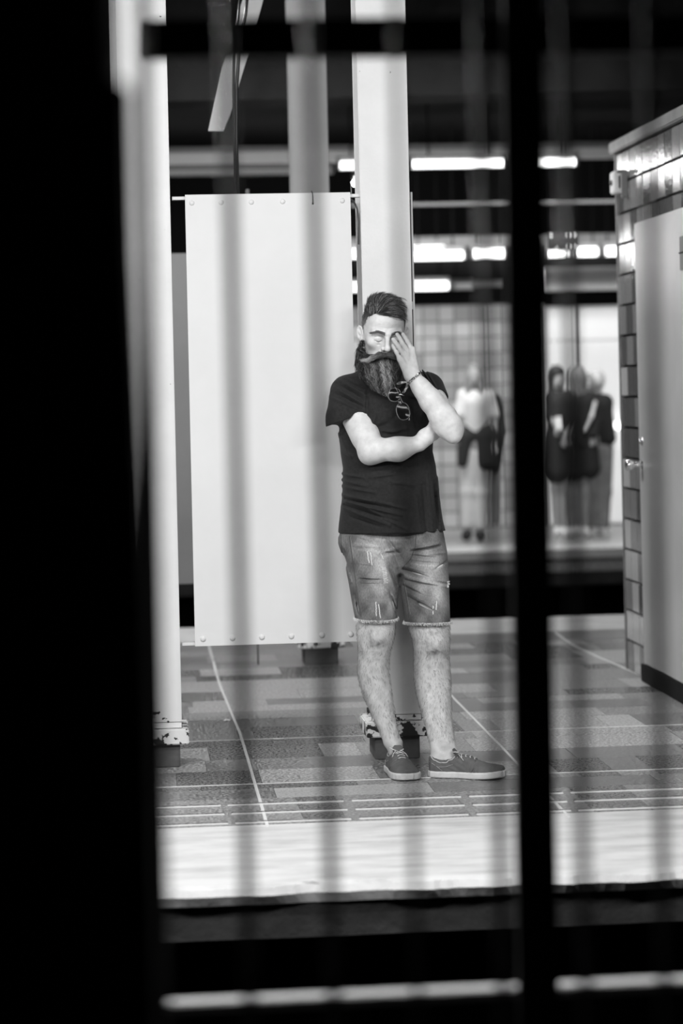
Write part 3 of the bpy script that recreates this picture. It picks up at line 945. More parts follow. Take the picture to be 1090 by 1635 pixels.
def strands(name, roots, pts_fn, r0, tones, m, parent, nseg=6):
    """hair strands as tapered three-sided tubes; pts_fn(roots) -> (nseg+1, n, 3)"""
    PT = pts_fn
    n = PT.shape[1]
    Vs = []; 
    t = np.gradient(PT, axis=0)
    t /= (np.linalg.norm(t, axis=2)[..., None] + 1e-9)
    up = np.array([0.3, -1.0, 0.15])
    a = np.cross(t, up); a /= (np.linalg.norm(a, axis=2)[..., None] + 1e-9)
    b = np.cross(t, a)
    S = PT.shape[0]
    for i in range(S):
        rr = r0 * (1 - 0.85 * (i / (S - 1)) ** 1.6)
        for q in range(3):
            w = 2 * math.pi * q / 3
            Vs.append(PT[i] + (a[i] * math.cos(w) + b[i] * math.sin(w)) * (rr[:, None] if hasattr(rr, '__len__') else rr))
    V = np.stack(Vs, 0)                      # S*3, n, 3
    F = []
    base = np.arange(n)
    for i in range(S - 1):
        for q in range(3):
            q2 = (q + 1) % 3
            F.append(np.stack([(i * 3 + q) * n + base, (i * 3 + q2) * n + base, ((i + 1) * 3 + q2) * n + base, ((i + 1) * 3 + q) * n + base], 1))
    V = V.reshape(-1, 3); F = np.concatenate(F)
    T = np.tile(tones, S * 3)
    return np_mesh(name, V, F, m, parent, True, T)

# ================================================================== the bearded man
# his frame: x to his left (the picture's right), y away from the camera, z up; origin on the floor
DM = 9.2
man = empty('person', tuple(toW(np.array([0.0, DM, 0.0]))), -YAW)
tag(man, 'bearded man in dark tee and ripped denim shorts, hand over face, leaning on column', 'person')
def N(px, py, d):
    d = d + 0.081 * min(max((1185.0 - py) / 330.0, 0.0), 1.0)      # he leans back on the column
    q = M(px, py, d)
    return np.array([q[0], q[1] - DM, q[2]])
def NL(rows):
    """rows of (py, px of one outline, px of the other, d, front, back)"""
    out = []
    for py, xl, xr, d, f, b in rows:
        a = N(xl, py, d); c = N(xr, py, d)
        out.append(((a[2] + c[2]) / 2, (a[0] + c[0]) / 2, a[1], (c[0] - a[0]) / 2, f, b))
    return out

# ---- head frame
def rot(ax, w):
    c_, s_ = math.cos(w), math.sin(w)
    return np.array({'x': [[1, 0, 0], [0, c_, -s_], [0, s_, c_]], 'y': [[c_, 0, s_], [0, 1, 0], [-s_, 0, c_]], 'z': [[c_, -s_, 0], [s_, c_, 0], [0, 0, 1]]}[ax])
HO = N(612, 531, 9.205)
HRm = rot('y', math.radians(3)) @ rot('z', math.radians(9)) @ rot('x', math.radians(12))
def Hp(x, y, z):
    return HO + HRm @ np.array([x, y, z], float)
def toH(p):
    return (p - HO) @ HRm
def HRC(a, b, r1, r2, k=0.004, op='u'): return RC(Hp(*a), Hp(*b), r1, r2, k, op)
def HEL(c, r, k=0.004, op='u', rot_=None):
    return EL(Hp(*c), r, HRm if rot_ is None else HRm @ rot_, k, op)
HW = 1.03
head = [
    HEL((0, .018, .034), (.079, .097, .090)),
    HEL((0, -.022, -.022), (.070, .066, .092), .03),
    HEL((0, -.036, -.082), (.048, .046, .036), .03),
    HEL((0, -.046, .052), (.060, .046, .044), .03),
    HRC((-.050, -.074, .016), (-.014, -.092, .013), .010, .011, .016),
    HRC((.050, -.074, .016), (.014, -.092, .013), .010, .011, .016),
    HEL((-.031, -.094, -.005), (.019, .013, .0140), .010, 's'),
    HEL((.031, -.094, -.005), (.019, .013, .0140), .010, 's'),
    HEL((-.047, -.058, -.028), (.022, .022, .018), .022),
    HEL((.047, -.058, -.028), (.022, .022, .018), .022),
    HEL((-.0325, -.0700, -.011), (.0175, .0150, .0145), .006),
    HEL((.0325, -.0700, -.011), (.0175, .0150, .0145), .006),
    HRC((0, -.086, .012), (0, -.113, -.038), .0080, .0100, .010),
    HEL((0, -.114, -.043), (.0130, .0120, .0110), .006),
    HEL((-.0150, -.099, -.045), (.0085, .011, .0085), .006),
    HEL((.0150, -.099, -.045), (.0085, .011, .0085), .006),
    HEL((-.0068, -.107, -.054), (.0042, .0065, .004), .002, 's'),
    HEL((.0068, -.107, -.054), (.0042, .0065, .004), .002, 's'),
    HRC((-.019, -.092, -.042), (-.032, -.082, -.060), .0025, .002, .006, 's'),
    HRC((-.018, -.088, -.066), (.018, -.088, -.066), .010, .010, .012),
    # upper lid crease and lash line of the closed eye, bag below it
    HRC((-.046, -.0775, -.004), (-.034, -.0850, .0005), .0014, .0016, .003, 's'),
    HRC((-.034, -.0850, .0005), (-.020, -.0840, -.003), .0016, .0012, .003, 's'),
    HRC((-.0455, -.0785, -.016), (-.034, -.0870, -.0195), .0016, .0018, .002, 's'),
    HRC((-.034, -.0870, -.0195), (-.020, -.0845, -.016), .0018, .0014, .002, 's'),
    HRC((-.045, -.075, -.029), (-.024, -.086, -.033), .0012, .0014, .005, 's'),
]
for i, (z, w_) in enumerate(((.036, .030), (.044, .036), (.052, .030), (.060, .024))):
    for s_ in (-1, 1):
        head.append(HRC((.004 * s_, -.0945 + .35 * (z - .036), z - .002), (w_ * s_, -.089 + .3 * (z - .036), z + .003), .0011, .0008, .0035, 's'))
for s_ in (-1, 1):
    head.append(HRC((.005 * s_, -.100, .018), (.004 * s_, -.099, .032), .0013, .001, .004, 's'))
# neck
neckb = N(617, 596, 9.255)
head.append(RC(Hp(0, .025, -.06), neckb, .062, .066, .03))
# ears
def ear(s_):
    Re = rot('z', s_ * math.radians(-38)) @ rot('x', math.radians(-8))
    c_ = (s_ * .090, .008, -.006)
    def q(dx, dy, dz):
        return tuple(np.array(c_) + Re @ np.array([dx * s_, dy, dz]))
    return [HEL(c_, (.0070, .0165, .0310), .004, rot_=Re),
            HEL(q(.005, -.002, .002), (.006, .0105, .021), .003, 's', Re),
            HRC(q(.001, .010, .018), q(.001, .013, -.006), .0035, .003, .004),
            HRC(q(.000, -.002, -.004), q(.001, .006, .010), .0032, .003, .004),
            HEL(q(0, -.008, -.024), (.005, .008, .009), .005, rot_=Re)]
head += ear(-1) + ear(1)
G_head = Group(head, .004)

# ---- arms
# his own right arm (crosses the belly)
J1 = N(553, 628, 9.27); E1 = N(593, 719, 9.10); F1 = N(636, 717, 9.06); W1 = N(669, 708, 9.065)
K1 = N(689, 690, 9.085)
def perp(a, b, c_):
    n_ = np.cross(b - a, c_ - a); return n_ / np.linalg.norm(n_)
handR = []
fk = [N(694, 699, 9.10), N(693, 692, 9.095), N(691, 684, 9.093), N(688, 677, 9.093)]
ft = [(N(701, 694, 9.135), N(706, 688, 9.15)), (N(702, 686, 9.135), N(709, 680, 9.155)), (N(700, 677, 9.13), N(706, 668, 9.15)), (N(697, 669, 9.12), N(702, 661, 9.14))]
for (a, (b, c_)) in zip(fk, ft):
    handR.append(Group([RC(a, b, .0105, .0092), RC(b, c_, .0090, .0078, .003)], .0015))
thumbR = Group([RC(N(676, 698, 9.062), N(684, 685, 9.068), .012, .0105), RC(N(684, 685, 9.068), N(690, 673, 9.09), .0105, .0085, .004)], .003)
armR = Group([
    RC(J1, E1, .058, .049), RC(J1 + (E1 - J1) * .25, J1 + (E1 - J1) * .75, .056, .053, .02),
    RC(E1, F1, .047, .0415, .025), RC(F1, W1, .0415, .0285, .03),
    EL(E1 + np.array([-.012, .008, -.022]), (.028, .03, .026), None, .025),
    RC(W1, (W1 + K1) / 2, .027, .029, .012),
    RC(N(678, 702, 9.075), N(692, 697, 9.09), .0185, .0135, .02),
    RC(N(676, 694, 9.07), N(688, 683, 9.085), .0185, .0135, .02),
    RC(N(680, 699, 9.07), N(691, 690, 9.085), .0180, .0135, .02),
    Group(handR, .006), thumbR,
], .003)
for g_ in armR.prims:
    if isinstance(g_, Group): g_.k = .006
# his own left arm (hand on the face)
J2 = N(683, 622, 9.28); E2 = N(719, 687, 9.045); W2 = N(660, 603, 9.055)
A2 = E2 + (W2 - E2)
def lerp(a, b, t): return a + (b - a) * t
pk = [N(638, 573.5, 9.068), N(645, 567, 9.060), N(651.5, 561.5, 9.060), N(658, 558, 9.068)]        # knuckles: little .. index
fing = [
    [pk[0], N(632.5, 562, 9.066), N(629.3, 556, 9.071), N(627, 551.5, 9.079)],
    [pk[1], N(635.5, 553.5, 9.060), N(631, 547, 9.066), N(627.2, 541.8, 9.076)],
    [pk[2], N(642.5, 548.5, 9.062), N(638, 540.5, 9.068), N(633.8, 534, 9.080)],
    [pk[3], N(650.5, 546, 9.073), N(646.5, 539, 9.080), N(643, 533.5, 9.090)],
]
frad = [(.0088, .0078, .0073, .0066), (.0096, .0086, .0080, .0073), (.0098, .0088, .0082, .0074), (.0096, .0086, .0080, .0072)]
fingers = []
for P4, R4 in zip(fing, frad):
    fingers.append(Group([RC(P4[0], P4[1], R4[0], R4[1]), RC(P4[1], P4[2], R4[1], R4[2], .003), RC(P4[2], P4[3], R4[2], R4[3], .003),
                          EL(lerp(P4[0], P4[1], .97), (R4[1] * 1.08,) * 3, None, .002)], .0012))
wr = N(657, 599, 9.058)
palm = [RC(N(651, 599, 9.062), lerp(pk[0], wr, .12), .0150, .0120), RC(N(655, 600, 9.056), lerp(pk[1], wr, .1), .0160, .0125, .015),
        RC(N(660, 599, 9.056), lerp(pk[2], wr, .08), .0160, .0125, .015), RC(N(664, 596, 9.062), lerp(pk[3], wr, .08), .0150, .0120, .015)]
for a in pk:
    palm.append(EL(a + np.array([0, -.001, 0]), (.0108, .0098, .0108), None, .006))
# tendons and the dips between the knuckles
for i in range(3):
    m_ = (pk[i] + pk[i + 1]) / 2
    palm.append(RC(m_ + np.array([-.002, -.0150, .002]), lerp(m_, wr, .35) + np.array([0, -.0175, 0]), .0030, .0012, .007, 's'))
thumbL = [RC(N(659, 594, 9.075), N(660, 579, 9.095), .0150, .0125, .012), RC(N(660, 579, 9.095), N(659, 566, 9.108), .0120, .0095, .006), RC(N(659, 566, 9.108), N(657, 557, 9.115), .0095, .0080, .004)]
E2b = N(722, 684, 9.045)
armL = Group([
    RC(J2, E2, .052, .044), RC(E2b, lerp(E2b, W2, .22), .0395, .0470, .02),
    RC(lerp(E2b, W2, .22), lerp(E2b, W2, .55), .0470, .0400, .02), RC(lerp(E2b, W2, .55), lerp(E2b, W2, .8), .0400, .0300, .03), RC(lerp(E2b, W2, .8), W2, .0300, .0262, .03),
    RC(N(722, 676, 9.03), N(724, 693, 9.035), .036, .033, .012), EL(N(723.5, 699, 9.03), (.021, .022, .020), None, .014),
    RC(N(700, 664, 9.04), N(706, 682, 9.04), .036, .032, .02),
    RC(W2, wr, .0255, .0250, .012),
    Group(palm, .003), Group(fingers, .0055), Group(thumbL, .006),
], .003)
armL.prims[-3].k = .012; armL.prims[-2].k = .0055; armL.prims[-1].k = .006

# ---- legs
legR_rows = NL([(900, 560, 628, 9.2, .08, .08), (960, 567, 631, 9.17, .07, .07), (985, 570, 630.5, 9.155, .068, .068), (1000, 569, 630.5, 9.15, .068, .066), (1012, 569.5, 629.5, 9.148, .069, .062),
                (1026, 571, 627, 9.15, .067, .058), (1040, 572, 623.5, 9.155, .062, .058), (1055, 571, 621, 9.16, .058, .062), (1074, 570.5, 621, 9.165, .056, .068), (1092, 574, 623.5, 9.168, .054, .068),
                (1110, 579.5, 626, 9.168, .052, .062), (1130, 588, 628.5, 9.165, .047, .054), (1150, 596.5, 631.5, 9.16, .043, .046), (1168, 605, 636, 9.155, .040, .041), (1183, 611, 640.5, 9.148, .038, .039),
                (1196, 617.5, 643, 9.14, .034, .036), (1206, 621.5, 642, 9.135, .03, .034), (1222, 624, 642, 9.135, .03, .03)])
legL_rows = NL([(900, 645, 712, 9.2, .08, .08), (970, 650, 717, 9.14, .07, .07), (1003, 652, 717.5, 9.12, .07, .068), (1020, 658, 718, 9.115, .071, .064), (1036, 660.5, 717.5, 9.115, .069, .060),
                (1050, 660.5, 716.5, 9.118, .062, .06), (1065, 660.3, 718, 9.118, .058, .066), (1085, 661.5, 719.5, 9.115, .056, .07), (1106, 664.5, 720, 9.105, .054, .068), (1125, 669.5, 720.5, 9.09, .050, .060),
                (1142, 674, 721, 9.075, .045, .052), (1160, 679, 722.5, 9.06, .040, .044), (1176, 682.5, 725, 9.045, .036, .040), (1190, 686, 728, 9.03, .034, .038), (1200, 687, 731, 9.02, .034, .038), (1212, 688, 734, 9.01, .034, .038)])
legs = [LOFT(legR_rows, n=2.15), LOFT(legL_rows, n=2.15, k=.003)]
kneeR = N(601, 1010, 9.112); kneeL = N(691, 1022, 9.076)
kn = [EL(kneeR, (.038, .030, .040), None, .03), EL(kneeL, (.038, .030, .042), None, .03),
      EL(kneeR + np.array([.004, .004, -.052]), (.022, .018, .022), None, .025), EL(kneeL + np.array([.004, .004, -.056]), (.022, .018, .022), None, .025),
      EL(N(618.5, 1186, 9.13), (.012, .012, .014), None, .016), EL(N(637, 1186, 9.14), (.011, .012, .013), None, .014),
      EL(N(709, 1190, 9.008), (.014, .014, .014), None, .02)]
# ---- hidden trunk joining everything, well inside the clothes
trunk = [LOFT(NL([(600, 590, 650, 9.26, .05, .05), (625, 548, 688, 9.265, .075, .075), (700, 556, 680, 9.265, .09, .085), (790, 560, 684, 9.26, .11, .085), (860, 556, 694, 9.255, .10, .09), (905, 564, 706, 9.24, .09, .085)]), k=.02),
         RC(N(590, 880, 9.24), N(600, 985, 9.16), .07, .062, .02), RC(N(672, 880, 9.24), N(686, 990, 9.13), .07, .062, .02)]
G_skin = Group([Group(head, .004), Group(trunk, .01), Group(legs + kn, .01), armR, armL], .003)
G_skin.prims[1].k = .012; G_skin.prims[2].k = .01; G_skin.prims[3].k = .002; G_skin.prims[4].k = .0012

def gauss(p, c_, s_):
    d2 = (((p - c_) / np.array(s_)) ** 2).sum(1)
    return np.exp(-d2)
def skin_tone(V):
    z = V[:, 2]
    t = np.full(len(V), 0.70)
    t = np.where(z < 0.75, 0.58, t)                         # legs: darker, hairy
    for K_, s_ in ((kneeR, 1), (kneeL, 1)):
        n_ = 1 + .35 * np.sin(V[:, 0] * 210 + 2 * np.sin(z * 150)) * np.sin(z * 190 + V[:, 0] * 60)
        t -= .34 * n_ * gauss(V, K_ + np.array([.006, -.02, -.040]), (.030, .06, .016))  # shade of the knee creases put into the skin tone
        t -= .20 * n_ * gauss(V, K_ + np.array([-.026, -.02, -.006]), (.013, .06, .030))
        t -= .16 * n_ * gauss(V, K_ + np.array([.0, -.02, .030]), (.034, .06, .012))
    # body hair darkens the shins unevenly; the inner calf of the leg at the back stays in a darker tone
    t -= .05 * (z < .46) * (1 + np.sin(V[:, 0] * 120 + z * 31) * np.sin(z * 57 + 1))
    # closed eye: lash line, and socket shade painted into the lid tone
    def seg(a, b, w, amt):
        a = Hp(*a); b = Hp(*b); ab = b - a
        u_ = np.clip(((V - a) @ ab) / (ab @ ab), 0, 1)
        d = np.linalg.norm(V - a - u_[:, None] * ab, axis=1)
        return amt * np.exp(-(d / w) ** 2)
    for s_ in (-1, 1):
        t -= seg((s_ * .045, -.080, -.014), (s_ * .021, -.083, -.014), .006, .12)
        t -= seg((s_ * .018, -.085, .000), (s_ * .016, -.084, -.015), .006, .24)
    # nails
    for q in fing:
        c_ = q[3] + np.array([0, -.006, .001])
        t += 0.10 * gauss(V, c_, (.005, .004, .006))
    t += 0.02 * np.sin(V[:, 0] * 160 + 3 * np.sin(V[:, 2] * 70)) * np.sin(V[:, 2] * 110)
    return np.clip(t, 0.03, 0.82)
import time
_t0 = time.time()
SV, SF = surface(G_skin, 0.003)
np_mesh('body', SV, SF, 'skin', man, True, skin_tone(SV))
print('skin', time.time() - _t0)

# ---- folds in cloth: ridges along lines drawn on the front, in picture terms
def folds(lst, d, gain=1.0):
    segs = []
    for (x0, y0, x1, y1, amp, w) in lst:
        a = N(x0, y0, d); b = N(x1, y1, d)
        segs.append((a[[0, 2]], b[[0, 2]], amp, w))
    def fn(p):
        q = p[:, [0, 2]]
        out = np.zeros(len(p))
        for a, b, amp, w in segs:
            ab = b - a
            u_ = ((q - a) @ ab) / (ab @ ab)
            uc = np.clip(u_, 0, 1)
            dd = np.linalg.norm(q - a - uc[:, None] * ab, axis=1)
            out += gain * amp * np.exp(-(dd / w) ** 2) * (0.35 + 0.65 * np.sin(np.pi * np.clip(uc, 0.05, 0.95)))
        return out * (p[:, 1] < 0.2)
    return fn
TF = folds([
    (683, 755, 692, 848, .005, .007), (699, 765, 706, 846, .005, .007), (664, 790, 672, 848, .004, .008), (640, 800, 652, 848, .0025, .01), (674, 775, 681, 848, -.004, .006), (692, 770, 699, 848, -.004, .006),
    (548, 792, 598, 800, .005, .006), (552, 801, 640, 822, .006, .006), (548, 812, 622, 838, .006, .007), (575, 806, 650, 846, .004, .006), (600, 800, 646, 812, .004, .005),
    (552, 797, 620, 811, -.005, .005), (550, 807, 632, 832, -.005, .005), (560, 826, 610, 842, -.004, .005),
    (545, 768, 585, 776, .004, .006), (546, 758, 580, 762, .004, .005), (547, 778, 600, 786, .004, .006), (590, 762, 630, 756, .004, .006), (620, 768, 660, 775, .0025, .006),
    (540, 694, 556, 716, .003, .007), (545, 706, 560, 730, .003, .007), (548, 722, 562, 729, .003, .006),
    (541, 606, 585, 632, .0045, .006), (533, 618, 580, 645, .0045, .006), (527, 634, 576, 655, .004, .006), (550, 603, 590, 622, .004, .005), (537, 612, 582, 639, -.004, .005), (530, 626, 578, 650, -.004, .005), (586, 622, 586, 660, -.005, .006),
    (592, 690, 620, 676, -.007, .011), (596, 684, 632, 690, .006, .008), (620, 690, 648, 684, .005, .008), (625, 670, 640, 660, -.004, .01), (600, 660, 590, 690, .005, .009),
    (668, 588, 684, 612, .005, .004), (676, 590, 692, 618, .005, .004), (684, 596, 700, 625, .005, .004), (672, 588, 688, 615, -.005, .004), (680, 592, 696, 621, -.005, .004),
    (572, 596, 584, 612, .004, .006), (640, 640, 650, 700, .003, .01), (655, 640, 668, 690, -.004, .009),
], 9.13, 2.0)
print('column front in his frame', Y_COL / (FW[1] + RT[1] * (uv(614, 700)[0]) / FPX) - DM, 'panel', (Y_COL+.012) / (FW[1] + RT[1] * (uv(550, 700)[0]) / FPX) - DM)
# ---- tee shirt
tors = LOFT(NL([(578, 590, 650, 9.265, .05, .05), (590, 572, 668, 9.262, .07, .07), (600, 558, 682, 9.26, .092, .085), (612, 548, 690, 9.26, .108, .095), (630, 545, 693, 9.26, .122, .10), (655, 543, 694, 9.26, .132, .103),
                 (690, 541, 692, 9.26, .134, .103), (722, 543.5, 690.5, 9.26, .140, .103), (745, 547, 695.5, 9.258, .150, .102), (770, 547, 698, 9.255, .158, .102), (795, 545.5, 697.5, 9.252, .156, .102),
                 (815, 543, 701.5, 9.25, .146, .106), (835, 540.5, 707, 9.25, .142, .112), (848.5, 539.5, 711, 9.25, .142, .116)]), k=.01, n=2.25)
ax = (E1 - J1) / np.linalg.norm(E1 - J1)
S1 = lerp(J1, E1, .44)
def halfspace(pt, nrm, k=.002, op='i'):
    nrm = np.array(nrm, float); nrm /= np.linalg.norm(nrm)
    return Prim(lambda p: (p - pt) @ nrm, [-9] * 3, [9] * 3, k, op)
cutR_pt = (N(519, 681, 9.2) + N(583, 659, 9.2)) / 2
cv = N(583, 657, 9.2) - N(519, 681, 9.2)
cutR_n = np.cross(cv, [0, 1, 0]); cutR_n = cutR_n if cutR_n[2] < 0 else -cutR_n
slR = Group([RC(J1 + np.array([.002, 0, .004]), N(552, 668, 9.205), .066, .0765), RC(N(552, 668, 9.205), N(552, 690, 9.2), .0765, .078, .01), halfspace(cutR_pt, cutR_n, .003),
             RC(lerp(J1, E1, .35), lerp(J1, E1, 1.1), .060, .070, .003, 's')], .03)
cutL_pt = N(702, 640, 9.2)
slL = Group([RC(J2 + np.array([.0, 0, .002]), N(697, 655, 9.19), .064, .062), halfspace(cutL_pt, [.75, -.45, -.8], .003), RC(lerp(J2, E2, .35), lerp(J2, E2, 1.1), .056, .060, .003, 's')], .03)
slR.k = .03; slL.k = .03
hemz = N(620, 848, 9.12)[2]
def hem(p):
    return -(p[:, 2] - (hemz - .004 * np.sin(p[:, 0] * 14 + 1) - .018 * (p[:, 0] > 0.2) * 0))
tee = Group([tors, slR, slL,
             RC(Hp(0, .01, -.05), N(617, 604, 9.20), .060, .078, .006, 's')], .003, disp=TF)
body('tee_shirt', tee, 0.003, 'tee', man)
# ribbed hem line of the tee and sleeve stitching
def ring_line(rows_z, fnxy, r, name, m, n=90, a0=0, a1=2 * math.pi):
    pts = []
    for i in range(n):
        w = a0 + (a1 - a0) * i / (n - 1)
        pts.append(fnxy(w))
    return MB().tube(pts, r, 6).build(name, m, man, smooth=True)

# ---- denim shorts
DF = folds([
    (656, 881, 703, 873, -.006, .0045), (658, 876, 700, 869, .005, .005), (655, 887, 695, 891, -.005, .004), (655, 892, 700, 897, .004, .005),
    (644, 910, 684, 921, -.007, .0045), (644, 904, 690, 914, .004, .005), (647, 922, 713, 937, .004, .005), (648, 927, 700, 935, -.006, .004), (645, 936, 674, 949, -.007, .005), (650, 945, 690, 962, .004, .006),
    (652, 953, 690, 972, -.007, .005), (657, 962, 690, 980, .002, .008), (691, 911, 714, 898, -.004, .004), (684, 884, 712, 884, .003, .005), (692, 924, 716, 930, .004, .005),
    (574, 921, 609, 923, .0035, .003), (574, 925, 609, 926, -.004, .003), (576, 929, 609, 929, .0035, .003), (570, 899, 600, 902, .002, .003), (565, 872, 606, 874, .0025, .003),
    (618, 862, 642, 893, -.006, .006), (616, 868, 634, 905, .004, .006), (614, 900, 633, 945, .004, .006), (622, 905, 634, 935, -.005, .005), (609, 934, 630, 955, .004, .007), (622, 945, 634, 982, -.006, .005), (604, 884, 640, 876, .003, .004), (610, 882, 640, 884, -.004, .004),
    (546, 880, 556, 915, -.006, .006), (541, 862, 550, 880, .004, .006), (553, 905, 560, 930, .005, .005), (566, 950, 574, 985, -.004, .006), (572, 860, 590, 866, -.003, .004), (575, 865, 584, 877, -.002, .004), (576, 975, 590, 960, .003, .006),
], 9.12, 1.9)
shR = LOFT(NL([(843, 543, 636, 9.25, .112, .10), (866, 539.5, 641, 9.245, .115, .105), (884, 544.5, 641, 9.235, .112, .105), (900, 550.5, 640.5, 9.225, .110, .105), (925, 555.5, 638, 9.205, .106, .10), (955, 560.5, 635.5, 9.18, .098, .094), (988, 566.8, 634, 9.158, .092, .088)]), n=2.2)
shL = LOFT(NL([(843, 630, 706, 9.25, .112, .10), (862, 631, 710, 9.245, .115, .105), (882, 634, 713.5, 9.235, .112, .105), (905, 637, 715.5, 9.215, .108, .105), (930, 639, 716.5, 9.19, .104, .10), (960, 641.5, 717.5, 9.155, .098, .094), (992, 645.5, 718.5, 9.128, .092, .09)]), n=2.2, k=.012)
inR = LOFT(NL([(960, 568, 629, 9.178, .084, .082), (984, 571.5, 630, 9.158, .083, .081), (996, 572.5, 629.5, 9.155, .082, .08)]), op='s', k=.002, n=2.2)
inL = LOFT(NL([(964, 648, 712, 9.152, .084, .082), (988, 650.5, 714, 9.13, .083, .081), (1000, 651.5, 713.5, 9.125, .082, .08)]), op='s', k=.002, n=2.2)
pelv = LOFT(NL([(843, 556, 694, 9.25, .104, .10), (870, 575, 690, 9.245, .106, .10), (890, 600, 680, 9.24, .102, .095), (903, 618, 664, 9.235, .094, .09), (912, 630, 652, 9.23, .08, .08)]), k=.02, n=2.2)
shorts = Group([shR, shL, pelv, inR, inL], .003, disp=DF)
pr_ = np.random.default_rng(5)
PH = pr_.uniform(0, 6.28, 30)
def denim_tone(V):
    t = np.full(len(V), 0.15)
    def G2(px, py, sx, sz, amt):
        c_ = N(px, py, 9.12)
        return amt * np.exp(-((V[:, 0] - c_[0]) / sx) ** 2 - ((V[:, 2] - c_[2]) / sz) ** 2)
    t += G2(596, 872, .05, .045, .15) + G2(606, 905, .035, .06, .18) + G2(604, 940, .035, .03, .10) + G2(625, 965, .016, .05, .12)  # worn fade, plus highlights painted in where the light is flat
    t += G2(690, 905, .045, .07, .17) + G2(700, 950, .03, .05, .17) + G2(672, 935, .03, .04, .08) + G2(625, 860, .03, .012, .10)
    t += G2(608, 958, .03, .012, .05)
    # pale wear lines along creases and hem fray
    for (x0, y0, x1, y1) in ((603, 882, 640, 872), (610, 889, 640, 884), (645, 918, 713, 935), (656, 900, 705, 905), (612, 862, 648, 862), (572, 878, 600, 880), (566, 868, 604, 872)):
        a = N(x0, y0, 9.12)[[0, 2]]; b = N(x1, y1, 9.12)[[0, 2]]; ab = b - a
        q = V[:, [0, 2]]
        u_ = np.clip(((q - a) @ ab) / (ab @ ab), 0, 1)
        t += .045 * np.exp(-(np.linalg.norm(q - a - u_[:, None] * ab, axis=1) / .004) ** 2)
    z = V[:, 2]
    t -= 0.03 * np.sin(V[:, 0] * 90 + PH[0]) * np.sin(z * 60 + PH[1])
    return np.clip(.15 + (t - .15) * 1.75, 0.05, 0.75)
body('denim_shorts', shorts, 0.003, 'denim', man, denim_tone)
G_sh = shorts
def on_cloth(G, px, py, d0=8.95, off=0.0005):
    """march from the viewer's side until the cloth is met"""
    a = N(px, py, d0)
    dirv = N(px, py, d0 + 1) - a
    dirv /= np.linalg.norm(dirv)
    t = 0.0
    for _ in range(60):
        v = float(G.fn((a + dirv * t)[None])[0])
        if v < 0.0003: break
        t += max(v * 0.6, 0.0006)
        if t > 0.6: break
    return a + dirv * (t - off)
def cloth_line(G, pts, r, name, m, parent=None, n=14, off=0.0006, ragged=0.0):
    P2 = []
    for (x0, y0), (x1, y1) in zip(pts[:-1], pts[1:]):
        for i in range(n):
            u_ = i / n
            P2.append((x0 + (x1 - x0) * u_ + random.uniform(-ragged, ragged), y0 + (y1 - y0) * u_ + random.uniform(-ragged, ragged)))
    P2.append(pts[-1])
    return MB().tube([on_cloth(G, x, y, off=off) for x, y in P2], r, 6).build(name, m, man, smooth=True)
# rips with their white threads
for pts in ([(586, 880), (589, 899)], [(591.5, 882), (594, 903)], [(600, 961), (600.5, 984)], [(604.5, 965), (607, 987)], [(691.5, 967), (691, 981)], [(697, 960), (696, 974)], [(608, 884), (612, 893)]):
    cloth_line(G_sh, pts, 0.0017, 'rip', 'thread', ragged=.45)
mb = MB()
for i in range(15):
    y_ = 906 + i * 1.75
    x_ = 609 + i * .25 + random.uniform(-.5, .5)
    mb.tube([on_cloth(G_sh, x_ + q * 2.4, y_ + random.uniform(-.4, .4)) for q in range(4)], 0.0011, 4)
tag(mb.build('frayed_patch', 'thread', man), kind='stuff')
mb = MB()
for i in range(9):
    a = on_cloth(G_sh, 713.5, 929 + i * 1.1, off=.001)
    mb.tube([a, a + np.array([.006 + random.uniform(0, .005), -.004, random.uniform(-.004, .004)])], 0.0009, 4)
tag(mb.build('frayed_edge', 'thread', man), kind='stuff')
# seams
cloth_line(G_sh, [(557.5, 856), (562, 890), (566.5, 920), (570.5, 950), (576, 984)], 0.0013, 'seam', 'seam')
cloth_line(G_sh, [(544, 854), (545, 878), (551, 893)], 0.0012, 'seam', 'seam')
cloth_line(G_sh, [(643, 925), (648, 950), (653, 985)], 0.0012, 'seam', 'seam')
cloth_line(G_sh, [(664, 852), (663, 872), (655, 893), (642, 907)], 0.0012, 'seam', 'seam')
def stitches(G, a, b, n, name='stitching'):
    mb = MB()
    for i in range(n):
        u_ = i / n; v_ = u_ + 0.55 / n
        p = [(a[0] + (b[0] - a[0]) * w, a[1] + (b[1] - a[1]) * w) for w in (u_, v_)]
        mb.tube([on_cloth(G, *p[0]), on_cloth(G, *p[1])], 0.0008, 4)
    return tag(mb.build(name, 'lining', man), kind='stuff')
stitches(G_sh, (559.5, 858), (564.5, 892), 16)
stitches(G_sh, (645.5, 930), (655.5, 982), 22)
